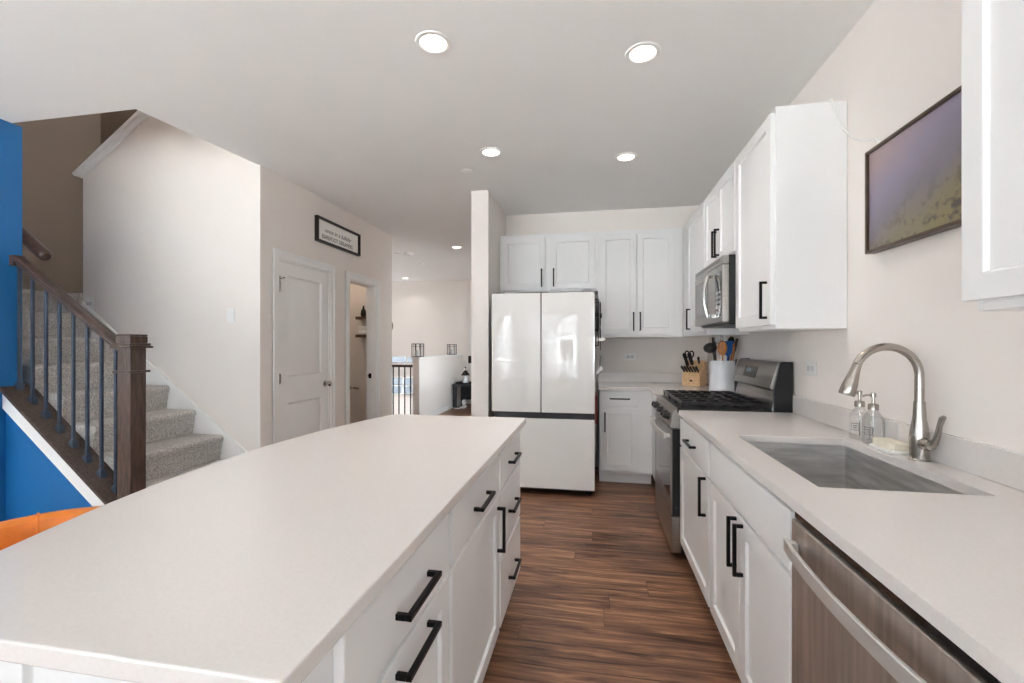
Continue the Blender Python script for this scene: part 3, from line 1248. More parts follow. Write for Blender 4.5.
fx, fy = 1.099, 1.77
fc = thing('kitchen_faucet', 'brushed nickel gooseneck pull-down faucet behind the sink', 'faucet', (fx, fy, .914))
b = B()
b.lathe([(.0295, .0005), (.0295, .004), (.0275, .006), (.0275, .045), (.028, .075), (.026, .10), (.019, .14), (.0165, .185), (.016, .2)], fx, fy, .914, 28)
b.build('base', M_NICKEL, fc)
b = B()
ra = .099
cz_ = 1.203
pth = [(fx, fy, 1.114), (fx, fy, 1.16)] + arc((fx - ra, fy, cz_), ra, 0, 157, 22)
b.tube(pth, .0135, 16)
b.build('spout', M_NICKEL, fc)
p0 = Vector(pth[-1])
dr = Vector((-.30, 0, -.954))
b = B()
b.tube([tuple(p0 + dr * k) for k in (0.001, .015, .03, .075, .108, .114)], [.0138, .0145, .016, .023, .0255, .0235], 20)
b.build('spray_head', M_NICKEL, fc)
b = B()
b.tube([(fx, fy - .02, .975), (fx, fy - .045, .975), (fx, fy - .055, .976)], [.021, .021, .017], 20)
b.tube([(fx, fy - .045, .972), (fx, fy - .070, .985), (fx, fy - .084, 1.015), (fx + .002, fy - .088, 1.045), (fx + .004, fy - .096, 1.07), (fx + .005, fy - .104, 1.078)], [.013, .011, .0085, .0075, .0085, .006], 12)
b.build('lever', M_NICKEL, fc)


def soap_bottle(x, y, label):
    t = thing('soap_dispenser', label, 'soap dispenser', (x, y, .914), 0, 'clear soap bottles by the sink')
    b = B()
    b.lathe([(.0, .001), (.033, .001), (.036, .006), (.036, .09), (.033, .105), (.022, .122), (.0155, .13), (.0155, .136)], x, y, .914, 24)
    b.build('bottle', M_BOTTLE, t)
    b = B()
    b.lathe([(.018, .1365), (.018, .156), (.015, .160), (.006, .162), (.005, .185), (.0095, .186), (.0095, .202), (.005, .204)], x, y, .914, 18)
    b.tube([(x, y, 1.108), (x - .025, y, 1.108), (x - .04, y, 1.103)], .004, 8)
    b.tube([(x, y, 1.045), (x, y, .93)], .0025, 6)
    b.build('pump', M_NICKEL, t)
    # small printed label: an outlined panel with two lines of print, towards the camera
    az = math.atan2(-y, -x)
    b = B()
    rr = .0366

    def patch(a0, a1, z0, z1, m=4):
        for i in range(m):
            q = [az + a0 + (a1 - a0) * (i + j) / m for j in (0, 1)]
            vs = [b.v(x + rr * math.cos(q[0]), y + rr * math.sin(q[0]), z0), b.v(x + rr * math.cos(q[1]), y + rr * math.sin(q[1]), z0),
                  b.v(x + rr * math.cos(q[1]), y + rr * math.sin(q[1]), z1), b.v(x + rr * math.cos(q[0]), y + rr * math.sin(q[0]), z1)]
            b.f(*vs)
    c0 = -.45
    z = .914
    patch(c0 - .42, c0 + .42, z + .068, z + .070)
    patch(c0 - .42, c0 + .42, z + .040, z + .042)
    patch(c0 - .42, c0 - .36, z + .042, z + .068, 1)
    patch(c0 + .36, c0 + .42, z + .042, z + .068, 1)
    patch(c0 - .25, c0 + .22, z + .058, z + .061)
    patch(c0 - .18, c0 + .18, z + .049, z + .052)
    b.build('print', M_INK, t)
    return t


soap_bottle(1.094, 2.02, 'clear glass pump bottle nearer the faucet behind the sink')
soap_bottle(1.093, 2.112, 'clear glass pump bottle behind the other, farther from the faucet')
dsh = thing('sponge_tray', 'cream sponge in a shallow white tray between faucet and soap bottles', 'sponge tray', (1.08, 1.90, .914))
b = B()
b.prism([(p[0], p[1]) for p in rrect(1.045, 1.128, 1.835, 1.972, .02, 0)], 'z', .9145, .926)
b.build('tray', M_WHITEP, dsh, 0.002)
b = B()
b.prism([(p[0], p[1]) for p in rrect(1.055, 1.118, 1.845, 1.962, .012, 0)], 'z', .9262, .952)
b.build('sponge', M_CREAM, dsh, 0.004)

# ---------------------------------------------------------------- dishwasher
dwt = thing('dishwasher', 'stainless steel dishwasher with a bowed bar handle under the right worktop', 'dishwasher', (.8, 1.03, 0))
DY0, DY1 = .683, 1.289
b = B()
b.box(.545, 1.10, DY0 + .002, DY1 - .002, .10, ZC - .002)
b.box(.60, 1.0, DY0 + .004, DY1 - .004, .001, .10)
b.build('tub', M_BLACKP, dwt)
b = B()
b.box(.506, .544, DY0 + .004, DY1 - .004, .105, .858)
dd = b.build('door', M_STEELH, dwt, 0.004)
b = B()
b.box(.514, .544, DY0 + .004, DY1 - .004, .860, ZC - .003)
cs = b.build('control_strip', M_BLACKG, dwt, 0.002)
b = B()
for q in (.90, .95, 1.04, 1.09):
    b = B()
    b.box(.522, .536, q - .008, q + .008, ZC - .0029, ZC - .0023)
    b.build('button', M_GREYP, cs)
b = B()
hz = .797
def bow(x, y0, y1, dep, t, n=16):
    out = [(x - dep * math.sin(PI * i / n) ** .8, y0 + (y1 - y0) * i / n) for i in range(n + 1)]
    inn = [(p[0] + t, p[1]) for p in reversed(out)]
    return out + inn


b.prism(bow(.480, DY0 + .022, DY1 - .022, .020, .010), 'z', hz - .017, hz + .017)
for y in (DY1 - .04, DY0 + .04):
    b.box(.486, .5055, y - .012, y + .012, hz - .013, hz + .013)
b.build('handle', M_SATIN, dd, 0.003)

# ---------------------------------------------------------------- range
RY0, RY1 = 2.869, 3.625
rg = thing('gas_range', 'stainless steel and black gas range between the worktops', 'range', (.8, 3.14, 0))
b = B()
b.box(.521, 1.10, RY0, RY1, .035, .895)
b.box(.56, 1.08, RY0 + .02, RY1 - .02, .001, .035)
b.build('body', M_ENAMEL, rg, 0.003)
b = B()
b.box(.500, 1.03, RY0, RY1, .8955, .922)
ck = b.build('cooktop', M_ENAMEL, rg, 0.004)
b = B()
b.prism([(.5205, .80), (.462, .80), (.456, .812), (.476, .905), (.4995, .924), (.4995, .895), (.5205, .895)], 'y', RY0, RY1)
cpn = b.build('control_panel', M_STEEL, rg, 0.003)
for y in (2.969, 3.064, 3.247, 3.43, 3.525):
    b = B()
    d = Vector((-.977, 0, .21))
    p = Vector((.4655, y, .858))
    b.tube([tuple(p + d * k) for k in (0.0005, .006, .008, .034, .038)], [.024, .024, .0195, .0175, .014], 18)
    b.build('knob', M_BLACKP, cpn)
b = B()
b.box(.470, .520, RY0 + .004, RY1 - .004, .268, .792)
od = b.build('oven_door', M_ENAMEL, rg, 0.004)
b = B()
b.box(.4640, .4695, RY0 + .006, RY1 - .006, .27, .36)
b.box(.4640, .4695, RY0 + .006, RY1 - .006, .715, .79)
b.box(.4640, .4695, RY0 + .006, RY0 + .06, .36, .715)
b.box(.4640, .4695, RY1 - .06, RY1 - .006, .36, .715)
b.build('steel_facing', M_STEEL, od, 0.001)
b = B()
b.box(.4645, .4695, RY0 + .062, RY1 - .062, .362, .713)
b.build('oven_window', M_BLACKG, od, 0.001)
b = B()
b.prism(bow(.424, RY0 + .03, RY1 - .03, .020, .012), 'z', .731, .763)
for y in (RY0 + .05, RY1 - .05):
    b.box(.428, .4635, y - .014, y + .014, .736, .758)
b.build('oven_handle', M_SATIN, od, 0.003)
b = B()
b.box(.466, .520, RY0 + .004, RY1 - .004, .040, .258)
b.build('storage_drawer', M_STEEL, rg, 0.004)
# burners and grates
for (x, y, r) in ((.64, 3.01, .045), (.64, 3.49, .05), (.90, 3.01, .04), (.90, 3.49, .035), (.77, 3.247, .055)):
    b = B()
    b.lathe([(.0, .001), (r * 1.25, .001), (r * 1.2, .010), (r, .012), (r, .020), (r * .8, .024), (0, .024)], x, y, .922, 20)
    b.build('burner', M_IRON, ck)
gz_ = .945
for (a, c) in ((RY0 + .012, RY0 + .248), (RY0 + .254, RY1 - .254), (RY1 - .248, RY1 - .012)):
    b = B()
    w = .013
    x0, x1 = .525, 1.01
    b.box(x0, x1, a, a + w, gz_, gz_ + .016)
    b.box(x0, x1, c - w, c, gz_, gz_ + .016)
    b.box(x0, x0 + w, a + w, c - w, gz_, gz_ + .016)
    b.box(x1 - w, x1, a + w, c - w, gz_, gz_ + .016)
    ym = (a + c) / 2
    b.box(x0 + w, x1 - w, ym - w / 2, ym + w / 2, gz_, gz_ + .018)
    for xq in (.615, .69, .7675, .845, .92):
        b.box(xq - w / 2, xq + w / 2, a + w, ym - w / 2, gz_, gz_ + .018)
        b.box(xq - w / 2, xq + w / 2, ym + w / 2, c - w, gz_, gz_ + .018)
    for xq in (x0 + .006, x1 - .006, .7675):
        for yq in (a + .006, c - .006):
            b.box(xq - .006, xq + .006, yq - .006, yq + .006, .9225, gz_)
    b.build('grate', M_IRON, ck, 0.002)
# backguard
b = B()
prf = [(1.032, .896), (1.032, .93), (1.056, 1.03), (1.026, 1.045), (1.024, 1.06), (1.062, 1.195), (1.075, 1.206), (1.10, 1.206), (1.10, .896)]
b.prism(prf, 'y', RY0 + .016, RY1 - .016)
bgd = b.build('backguard', M_STEEL, rg, 0.004)
for a, c in ((RY0, RY0 + .0155), (RY1 - .0155, RY1)):
    b = B()
    b.prism([(1.040, .8955), (1.036, 1.04), (1.072, 1.198), (1.085, 1.208), (1.140, 1.208), (1.140, .8955)], 'y', a, c)
    b.build('end_cap', M_ENAMEL, bgd, 0.003)
dirv = Vector((.038, 0, .135)).normalized()
nrm = Vector((-.135, 0, .038)).normalized()
b = B()
base = Vector((1.024, 0, 1.06))
for (u0, u1, y0, y1, hh) in ((.035, .105, 3.17, 3.41, .002),):
    vs = []
    for hq in (0.0003, hh):
        for (u, y) in ((u0, y0), (u1, y0), (u1, y1), (u0, y1)):
            p = base + dirv * u + nrm * hq
            vs.append(b.v(p.x, y, p.z))
    for q in ((0, 1, 2, 3), (7, 6, 5, 4), (0, 4, 5, 1), (1, 5, 6, 2), (2, 6, 7, 3), (3, 7, 4, 0)):
        b.f(*[vs[i] for i in q])
dsp = b.build('display', M_BLACKG, bgd)
b = B()
for (y0, y1, u0, u1) in ((3.280, 3.286, .07, .09), (3.300, 3.315, .07, .073), (3.300, 3.315, .087, .09), (3.310, 3.316, .07, .09), (3.335, 3.350, .07, .074), (3.335, 3.350, .087, .09), (3.346, 3.352, .07, .09)):
    vs = []
    for (u, y) in ((u0, y0), (u1, y0), (u1, y1), (u0, y1)):
        p = base + dirv * u + nrm * .0026
        vs.append(b.v(p.x, y, p.z))
    b.f(*vs)
b.build('clock', M_LED, dsp)

# ---------------------------------------------------------------- microwave
mw = thing('microwave', 'stainless over-the-range microwave hung above the gas range', 'microwave', (.95, 3.25, 1.43))
MY0, MY1, MZ0, MZ1 = 2.876, 3.622, 1.432, 1.848
b = B()
b.box(.795, XR - .004, MY0, MY1, MZ0 + .012, MZ1)
b.build('case', M_BLACKP, mw, 0.003)
b = B()
b.box(.756, .7945, MY0 + .001, MY1 - .001, MZ0 + .014, MZ1 - .055)
md_ = b.build('door', M_STEEL, mw, 0.005)
b = B()
b.box(.758, .7945, MY0 + .001, MY1 - .001, MZ1 - .052, MZ1 - .003)
vg = b.build('vent_grille', M_STEEL, mw, 0.004)
b = B()
for k in range(22):
    y = MY0 + .05 + k * .03
    b.box(.7568, .7579, y, y + .02, MZ1 - .03, MZ1 - .026)
    b.box(.7568, .7579, y, y + .02, MZ1 - .02, MZ1 - .016)
b.build('slot', M_BLACKP, vg)
b = B()
b.box(.7535, .7559, 3.22, MY1 - .05, MZ0 + .07, MZ1 - .10)
b.build('door_window', M_BLACKG, md_, 0.001)
b = B()
b.box(.7535, .7559, MY0 + .02, MY0 + .16, MZ0 + .05, MZ1 - .09)
kp = b.build('keypad', M_BLACKG, md_, 0.001)
b = B()
for r_ in range(5):
    for c_ in range(3):
        b.box(.7528, .7534, MY0 + .04 + c_ * .035, MY0 + .062 + c_ * .035, MZ0 + .07 + r_ * .03, MZ0 + .086 + r_ * .03)
b.build('button', M_GREYP, kp)
b = B()
pth = []
for i in range(13):
    tt = i / 12
    pth.append((.726 - .022 * math.sin(PI * tt), 3.10, MZ0 + .055 + (MZ1 - MZ0 - .15) * tt))
b.tube(pth, .013, 12)
for z in (MZ0 + .06, MZ1 - .10):
    b.box(.722, .7555, 3.088, 3.112, z - .01, z + .01)
b.build('handle', M_CHROME, md_)
b = B()
b.box(.80, 1.12, MY0 + .02, MY1 - .02, MZ0, MZ0 + .0115)
b.build('underside', M_ENAMEL, mw, 0.002)

# ---------------------------------------------------------------- fridge
FL, FR_, FY = -0.889, 0.010, 3.88
fr = thing('refrigerator', 'white glass french-door refrigerator with charcoal sides', 'refrigerator', (-.44, 4.3, 0))
b = B()
b.box(FL + .004, FR_ - .002, FY + .072, 4.84, .035, 1.748)
b.box(FL + .02, FR_ - .02, FY + .03, FY + .072, .66, .735)
b.build('body', M_FRSIDE, fr, 0.004)


def fdoor(name, x0, x1, z0, z1):
    b = B()
    b.box(x0 + .003, x1 - .003, FY + .012, FY + .07, z0 + .002, z1 - .002)
    o = b.build(name, M_FRSIDE, fr, 0.003)
    b = B()
    b.box(x0, x1, FY, FY + .0115, z0, z1)
    b.build('glass_front', M_FRIDGE, o, 0.0015)
    return o


fdoor('door', FL, -.4560, .722, 1.758)
fdoor('door', -.4470, FR_ - .004, .722, 1.758)
fdoor('freezer_drawer', FL, FR_ - .004, .066, .668)
for x in (FL + .05, FR_ - .06):
    b = B()
    b.lathe([(.022, .0005), (.022, .018), (.012, .02), (.012, .0345)], x, FY + .12, 0, 14)
    b.build('foot', M_BLACKP, fr)
for x in (FL + .03, -.46, FR_ - .11):
    b = B()
    b.box(x, x + .07, FY + .05, FY + .12, 1.7585, 1.772)
    b.box(x, x + .07, FY + .075, FY + .12, 1.7485, 1.7585)
    b.build('hinge_cover', M_FRSIDE, fr, 0.003)

# clutter hung on the fridge's right side
rk = thing('magnetic_rack', 'black wire rack on the right side of the fridge', 'rack', (FR_, 4.15, 1.5))
b = B()
for z in (1.30, 1.44, 1.58, 1.70):
    b.tube([(FR_ + .002, 3.99, z), (FR_ + .03, 3.99, z), (FR_ + .03, 4.27, z), (FR_ + .002, 4.27, z)], .0035, 6)
for y in (3.99, 4.06, 4.13, 4.2, 4.27):
    b.tube([(FR_ + .03, y, 1.70), (FR_ + .03, y, 1.30)], .003, 6)
b.build('wire_frame', M_BLACK, rk)
b = B().box(FR_ - .0005, FR_ + .004, 3.985, 4.275, 1.28, 1.72)
b.build('backing', M_FRSIDE, rk, 0.001)


def hang(name, label, cat, y, z, L, m, head):
    x = FR_ + .044
    b = B()
    b.tube([(x - .011, y, z + .02), (x, y, z + .024), (x, y, z), (x, y, z - L * .55)], [.003, .004, .006, .006], 8)
    if head == 'ring':
        b.tube(arc((x, y, z - L * .55 - .03), .03, 90, 450, 16, 'yz')[:-1], .004, 6, closed=True)
    elif head == 'cup':
        b.ball((x + .004, y, z - L * .55 - .02), .026, .45, 1, 1)
    else:
        b.box(x - .003, x + .003, y - .022, y + .022, z - L, z - L * .55)
    tag(b.build(name, m, None, loc=(x, y, z)), label, cat)


hang('measuring_spoon', 'dark measuring spoon hanging high on the fridge side rack', 'measuring spoon', 4.02, 1.66, .14, M_IRON, 'cup')
hang('bottle_opener', 'dark metal opener with a ring hanging below the rack top', 'opener', 4.09, 1.56, .15, M_BLACK, 'ring')
hang('kitchen_scraper', 'dark flat scraper hanging low on the fridge side rack', 'scraper', 4.02, 1.43, .17, M_FRSIDE, 'flat')
hang('metal_whisk', 'steel ringed whisk hanging at the foot of the fridge side rack', 'whisk', 4.10, 1.19, .15, M_STEEL, 'ring')


def clip(label, y, z, s, tilt):
    x = FR_ + .001
    b = B(Matrix.Translation((x, y, z)) @ Matrix.Rotation(tilt, 4, 'Y'))
    b.prism([(0, -.012), (.03, -.015), (.085, -.02), (.09, .0), (.08, .014), (.03, .012), (0, .01)], 'y', -.02, .02)
    tag(b.build('bag_clip', M_WHITEP, None, 0.003, loc=(x, y, z)), label, 'clip', 'white clips on the fridge side')


clip('white clip sticking out from the fridge side at wall cabinet height', 4.02, 1.345, 1, math.radians(-12))
clip('white clip angled upward on the fridge side just above the worktop', 4.02, 1.05, 1, math.radians(-48))
b = B()
b.box(FR_ + .001, FR_ + .016, 3.99, 4.09, .62, .86)
b.tube([(FR_ + .008, 4.04, .861), (FR_ + .008, 4.04, .89)], .004, 6)
tag(b.build('pot_holder', M_RED, None, 0.005, loc=(FR_, 4.04, .74)), 'dusty red pot holder hanging on the fridge side', 'pot holder')

# ---------------------------------------------------------------- counter objects
kbx, kby = .955, 4.60
KB = Matrix.Translation((kbx, kby, 0)) @ Matrix.Rotation(math.radians(-32), 4, 'Z') @ Matrix.Translation((-kbx, -kby, 0))
kbk = thing('knife_block', 'pale wooden knife block on the corner worktop', 'knife block', (kbx, kby, .914))
# profile in the vertical plane facing the room (front towards -Y)
b = B(KB)
b.prism([(kby - .085, .9145), (kby + .085, .9145), (kby + .085, 1.14), (kby + .02, 1.155), (kby - .03, 1.06), (kby - .085, 1.035)], 'x', kbx - .085, kbx + .085)
b.build('block', M_MAPLE, kbk, 0.004)
b = B(KB).box(kbx - .012, kbx + .012, kby - .0868, kby - .0852, .955, .975)
b.build('maker_mark', M_SHELF, kbk, 0.0)
G_K = 'black knife handles in the block'


def knife(x, y, z, d, L, r, label, name='knife'):
    d = Vector(d).normalized()
    b = B(KB)
    p = Vector((x, y, z))
    b.tube([tuple(p + d * k) for k in (.004, .014, L * .5, L * .9, L)], [r * .5, r, r * .92, r * 1.15, r * .8], 10, flat=(.62, 1.0))
    o = tag(b.build(name, M_BLACKP, None, loc=tuple(KB @ Vector((x, y, z)))), label, 'knife', G_K)
    return o


for k in range(6):
    xk = kbx - .068 + k * .027
    lab = ['leftmost black steak knife in the front row of the block', 'second black steak knife from the left in the block front row',
           'third black steak knife from the left in the block front row', 'third black steak knife from the right in the block front row',
           'second black steak knife from the right in the block front row', 'rightmost black steak knife in the front row of the block'][k]
    knife(xk, kby - .062, 1.047, (-.05, -.78, .58), .09, .0125, lab)
knife(kbx - .055, kby - .012, 1.094, (-.12, -.42, .9), .145, .021, 'big black chef knife handle at the left of the block')
knife(kbx - .015, kby - .006, 1.106, (-.1, -.42, .9), .135, .018, 'black knife handle just right of the chef knife')
knife(kbx + .045, kby + .002, 1.121, (.05, -.45, .9), .075, .016, 'short black knife handle at the right of the block')
sh = thing('kitchen_scissors', 'black handled kitchen scissors standing in the left of the block', 'scissors', (kbx - .068, kby + .03, 1.15))
b = B(KB)
for s in (-1, 1):
    b.tube([(kbx - .06 + s * .022 + .020 * math.cos(q), kby + .03, 1.215 + .03 * math.sin(q)) for q in [2 * PI * i / 14 for i in range(14)]], .007, 8, closed=True)
b.build('grip', M_BLACKP, sh)
b = B(KB)
b.bar((kbx - .06, kby + .03, 1.154), (kbx - .066, kby + .03, 1.20), .014, .006)
b.bar((kbx - .06, kby + .037, 1.152), (kbx - .054, kby + .037, 1.20), .014, .006)
b.build('blade', M_STEEL, sh)

cx, cy = 1.015, 3.86
crk = thing('utensil_crock', 'white ceramic crock holding the cooking utensils behind the range', 'crock', (cx, cy, .914))
b = B()
pr = [(0, .001), (.098, .001), (.103, .008), (.100, .06), (.095, .20), (.094, .262), (.090, .268), (.086, .262), (.087, .2), (.09, .03), (0, .02)]
b.lathe(pr, cx, cy, .914, 32)
b.build('pot', M_CERAM, crk)


def utensil(name, label, cat, ang, lean, L, m, head, hm=None, r=.007, lift=.03):
    """stands in the crock: foot on the bottom, leaning against the rim"""
    a = math.radians(ang)
    foot = Vector((cx + .03 * math.cos(a), cy + .03 * math.sin(a), .914 + lift))
    rim = Vector((cx + lean * math.cos(a), cy + lean * math.sin(a), .914 + .265))
    d = (rim - foot).normalized()
    t = thing(name, label, cat, tuple(foot))
    top = foot + d * L
    b = B()
    b.tube([tuple(foot), tuple(foot + d * L * .5), tuple(top)], [r * .8, r, r * .85], 8)
    b.build('stem', m, t)
    hm = hm or m
    b = B(Matrix.Translation(top) @ d.to_track_quat('Z', 'Y').to_matrix().to_4x4() @ Matrix.Rotation(math.radians(90 if head in ('whisk',) else 0), 4, 'Z'))
    if head == 'spoon':
        b.ball((0, 0, .05), .06, .6, .2, 1.0)
    elif head == 'paddle':
        b.prism([(-.012, -.002), (.012, -.002), (.044, .03), (.042, .115), (-.042, .115), (-.044, .03)], 'y', -.004, .004)
    elif head == 'ladle':
        b.ball((0, -.02, .035), .052, 1, 1, .8)
    elif head == 'whisk':
        for k in range(5):
            q = PI * k / 5
            pts = []
            for i in range(11):
                tt = i / 10
                w = .03 * math.sin(PI * tt) ** .8
                pts.append((w * math.cos(q), w * math.sin(q), .10 * tt))
            b.tube(pts, .0016, 5)
            b.tube([(-p[0], -p[1], p[2]) for p in pts], .0016, 5)
    elif head == 'ring':
        b.tube([(.012 * math.cos(q), 0, .012 + .012 * math.sin(q)) for q in [2 * PI * i / 12 for i in range(12)]], .004, 6, closed=True)
    elif head == 'fork':
        for q in (-.03, -.01, .01, .03):
            b.box(q - .006, q + .006, -.003, .003, .03, .10)
        b.box(-.036, .036, -.003, .003, -.002, .03)
    b.build('head', hm, t, 0.0)
    return t


utensil('wooden_spoon', 'wooden spoon facing the room in the white crock', 'spoon', -105, .06, .285, M_SPOONW, 'spoon', lift=.035)
utensil('spatula', 'bright blue spatula in the middle of the crock', 'spatula', -65, .055, .275, M_BLUEP, 'paddle', lift=.035)
utensil('rolling_stick', 'brown wooden stick with a round end right of the blue spatula', 'utensil', -30, .066, .355, M_SPOONW, 'ring', r=.011, lift=.03)
utensil('ladle', 'black ladle leaning left behind the wooden spoon', 'ladle', 195, .066, .31, M_BLACKP, 'ladle', lift=.03)
utensil('turner', 'black slotted turner leaning right in the crock', 'turner', -5, .074, .32, M_BLACKP, 'fork', lift=.03)
utensil('serving_spoon', 'black serving spoon leaning far right over the crock rim', 'spoon', 38, .074, .33, M_BLACKP, 'spoon', lift=.03)
utensil('black_spatula', 'broad black spatula at the back of the crock', 'spatula', 150, .05, .31, M_BLACKP, 'paddle', lift=.03)
utensil('balloon_whisk', 'steel balloon whisk rising above the left of the crock', 'whisk', 235, .05, .36, M_STEEL, 'whisk', lift=.03, r=.005)
utensil('potato_masher', 'steel utensil with pale head standing tallest at the back right', 'utensil', 85, .05, .40, M_STEEL, 'fork', M_GREYP, lift=.03)
b = B()
b.tube([(1.1275, cy + .08, 1.10), (1.122, cy + .02, 1.00), (1.122, cy - .04, .96), (1.124, cy - .09, .93), (1.122, cy - .13, .9215), (1.12, cy - .17, .921)], .005, 8)
b.tube([(1.1275, cy + .08, 1.10), (1.14, cy + .09, 1.16), (XR - .002, cy + .10, 1.19)], .005, 8)
tag(b.build('power_cord', M_BLACKP, None, loc=(1.122, cy, .921)), 'thin black cord hanging down the wall beside the crock', 'cord')

# ---------------------------------------------------------------- picture on the right wall, cord
ty0, ty1, tz0, tz1 = 1.36, 2.10, 1.684, 2.104
tv = thing('framed_picture', 'landscape picture in a thin bronze frame on the right wall', 'picture', (XR - .02, (ty0 + ty1) / 2, (tz0 + tz1) / 2))
b = B()
fw = .012
x0, x1 = XR - .045, XR - .006
b.box(x0, x1, ty0, ty0 + fw, tz0, tz1)
b.box(x0, x1, ty1 - fw, ty1, tz0, tz1)
b.box(x0, x1, ty0 + fw, ty1 - fw, tz0, tz0 + fw)
b.box(x0, x1, ty0 + fw, ty1 - fw, tz1 - fw, tz1)
b.build('frame', M_TVF, tv, 0.0015)
b = B()
b.box(XR - .034, XR - .012, ty0 + fw, ty1 - fw, tz0 + fw, tz1 - fw)
b.build('artwork', M_ART, tv)
b = B()
b.tube([(UX + .22, 2.34, 2.441), (UX + .23, 2.30, 2.44), (UX + .24, 2.298, 2.38), (XR - .03, 2.29, 2.29), (XR - .012, 2.25, 2.23), (XR - .012, 2.17, 2.185), (XR - .012, 2.08, 2.15), (XR - .012, 2.05, 2.117)], .004, 8)
tag(b.build('picture_cord', M_WHITEP, None, loc=(XR - .012, 2.1, 2.2)), 'thin white cord running from cabinet top to the framed picture', 'cord')

# ---------------------------------------------------------------- sign above the pantry door
sg = thing('wall_sign', 'black framed white sign with script lettering above the pantry door', 'sign', (XD, 4.2625, 2.418))
sy0, sy1, sz0, sz1 = 3.865, 4.66, 2.297, 2.54
b = B()
x0, x1 = XD + .001, XD + .036
fw = .022
b.box(x0, x1, sy0, sy0 + fw, sz0, sz1)
b.box(x0, x1, sy1 - fw, sy1, sz0, sz1)
b.box(x0, x1, sy0 + fw, sy1 - fw, sz0, sz0 + fw)
b.box(x0, x1, sy0 + fw, sy1 - fw, sz1 - fw, sz1)
b.build('frame', M_BLACKW, sg, 0.0015)
bd = B().box(x0, XD + .014, sy0 + fw, sy1 - fw, sz0 + fw, sz1 - fw).build('board', M_PAPER, sg)
mt = Matrix(((0, 0, 1, XD + .0145), (1.18, 0, 0, 4.255), (0, 1, 0, 2.434), (0, 0, 0, 1)))
sh_ = Matrix(((1, .35, 0, 0), (0, 1, 0, 0), (0, 0, 1, 0), (0, 0, 0, 1)))
text_part('script_lettering', 'once in a lullaby', .062, M_INK, bd, mt @ sh_)
mt2 = Matrix(((0, 0, 1, XD + .0145), (.95, 0, 0, 4.245), (0, 1, 0, 2.364), (0, 0, 0, 1)))
text_part('capital_lettering', 'BAREFOOT DREAMERS', .058, M_INK, bd, mt2)

# ---------------------------------------------------------------- recessed lights
G_L = 'recessed ceiling lights'
first = None
LAMPS = [(-.748, 2.03, .085, 'recessed ceiling light nearest the viewer, on the left above the island'),
         (.235, 2.285, .085, 'recessed ceiling light nearest the viewer, on the right above the aisle'),
         (-.752, 3.26, .08, 'recessed ceiling light on the left, in front of the fridge'),
         (.24, 3.53, .08, 'recessed ceiling light on the right, above the range end of the aisle'),
         (-1.98, 6.35, .085, 'recessed hall light closer to the kitchen, right of the other hall light'),
         (-4.0, 9.12, .09, 'farthest recessed light, close to the hall end wall')]
for i, (x, y, r, lab) in enumerate(LAMPS):
    if first is None:
        t = thing('recessed_light', lab, 'ceiling light', (x, y, CZ), 0, G_L)
        b = B()
        n = 36
        r0, r1 = .062, .085
        prof_ = [(r1, -.0005), (r1 - .003, -.006), (r0 + .004, -.008), (r0, -.004), (r0, -.0008)]
        rings = [[b.v(x + q * math.cos(2 * PI * k / n), y + q * math.sin(2 * PI * k / n), CZ + z) for k in range(n)] for q, z in prof_]
        for A, C in zip(rings, rings[1:]):
            for k in range(n):
                b.f(A[k], A[(k + 1) % n], C[(k + 1) % n], C[k])
        b.build('trim_ring', M_WHITEP, t)
        b = B()
        b.lathe([(0, -.0035), (.05, -.0035), (.0615, -.002), (.0615, -.0006)], x, y, CZ, 32)
        b.build('lens', M_LENS, t)
        first = t
    else:
        dup(first, (x, y, CZ), lab)
    pw = LAMP_W if i < 4 else LAMP_W * .6
    if i == 5:
        pw = LAMP_W * .6
    area('recessed_lamp', (x, y, CZ - .012), (0, 0, 0), .12, .12, pw, (1, .94, .88), 'DISK', spread=125)
area('powder_lamp', (-3.3, 4.85, CZ - .02), (0, 0, 0), .25, .25, 7, (1, .82, .64), 'DISK')

for (x, y, lab) in ((-1.03, 3.58, 'flush white sprinkler cover on the kitchen ceiling'), (-3.0, 7.55, 'flush white sprinkler cover on the hall ceiling beyond the smoke alarm')):
    b = B()
    b.lathe([(.045, -.0005), (.045, -.004), (.04, -.007), (0, -.0075)], x, y, CZ, 24)
    tag(b.build('sprinkler_cover', M_TRIM, None, loc=(x, y, CZ)), lab, 'sprinkler', 'ceiling sprinkler covers')
sm = thing('smoke_detector', 'round white smoke alarm on the hall ceiling', 'smoke alarm', (-2.84, 6.6, CZ))
b = B()
b.lathe([(.07, -.0005), (.07, -.012), (.062, -.03), (.05, -.036), (0, -.037)], -2.84, 6.6, CZ, 28)
b.build('housing', M_WHITEP, sm)
b = B()
b.lathe([(.022, -.0372), (.02, -.041), (0, -.042)], -2.84, 6.6, CZ, 16)
b.build('test_button', M_GREYP, sm)
b = B()
b.lathe([(.05, -.0005), (.05, -.01), (.043, -.018), (0, -.019)], -3.02, 6.62, CZ, 24)
tag(b.build('ceiling_sensor', M_WHITEP, None, loc=(-3.02, 6.62, CZ)), 'low white disc on the hall ceiling left of the smoke alarm', 'sensor')

# ---------------------------------------------------------------- hall
rl = thing('stair_railing', 'dark railing across the hall stair opening, left of the knee wall', 'railing', (-3.5, 7.2, 0))
b = B()
b.box(-4.4, -3.002, 7.17, 7.23, .925, .965)
b.build('top_rail', M_WOODRAIL, rl, 0.006)
b = B()
b.box(-4.4, -3.002, 7.165, 7.235, .0005, .03)
b.build('bottom_rail', M_WOODRAIL, rl, 0.004)
for k in range(10):
    x = -3.06 - .105 * k
    B().box(x - .009, x + .009, 7.191, 7.209, .0305, .9245).build('baluster', M_BLACK, rl, 0.001)


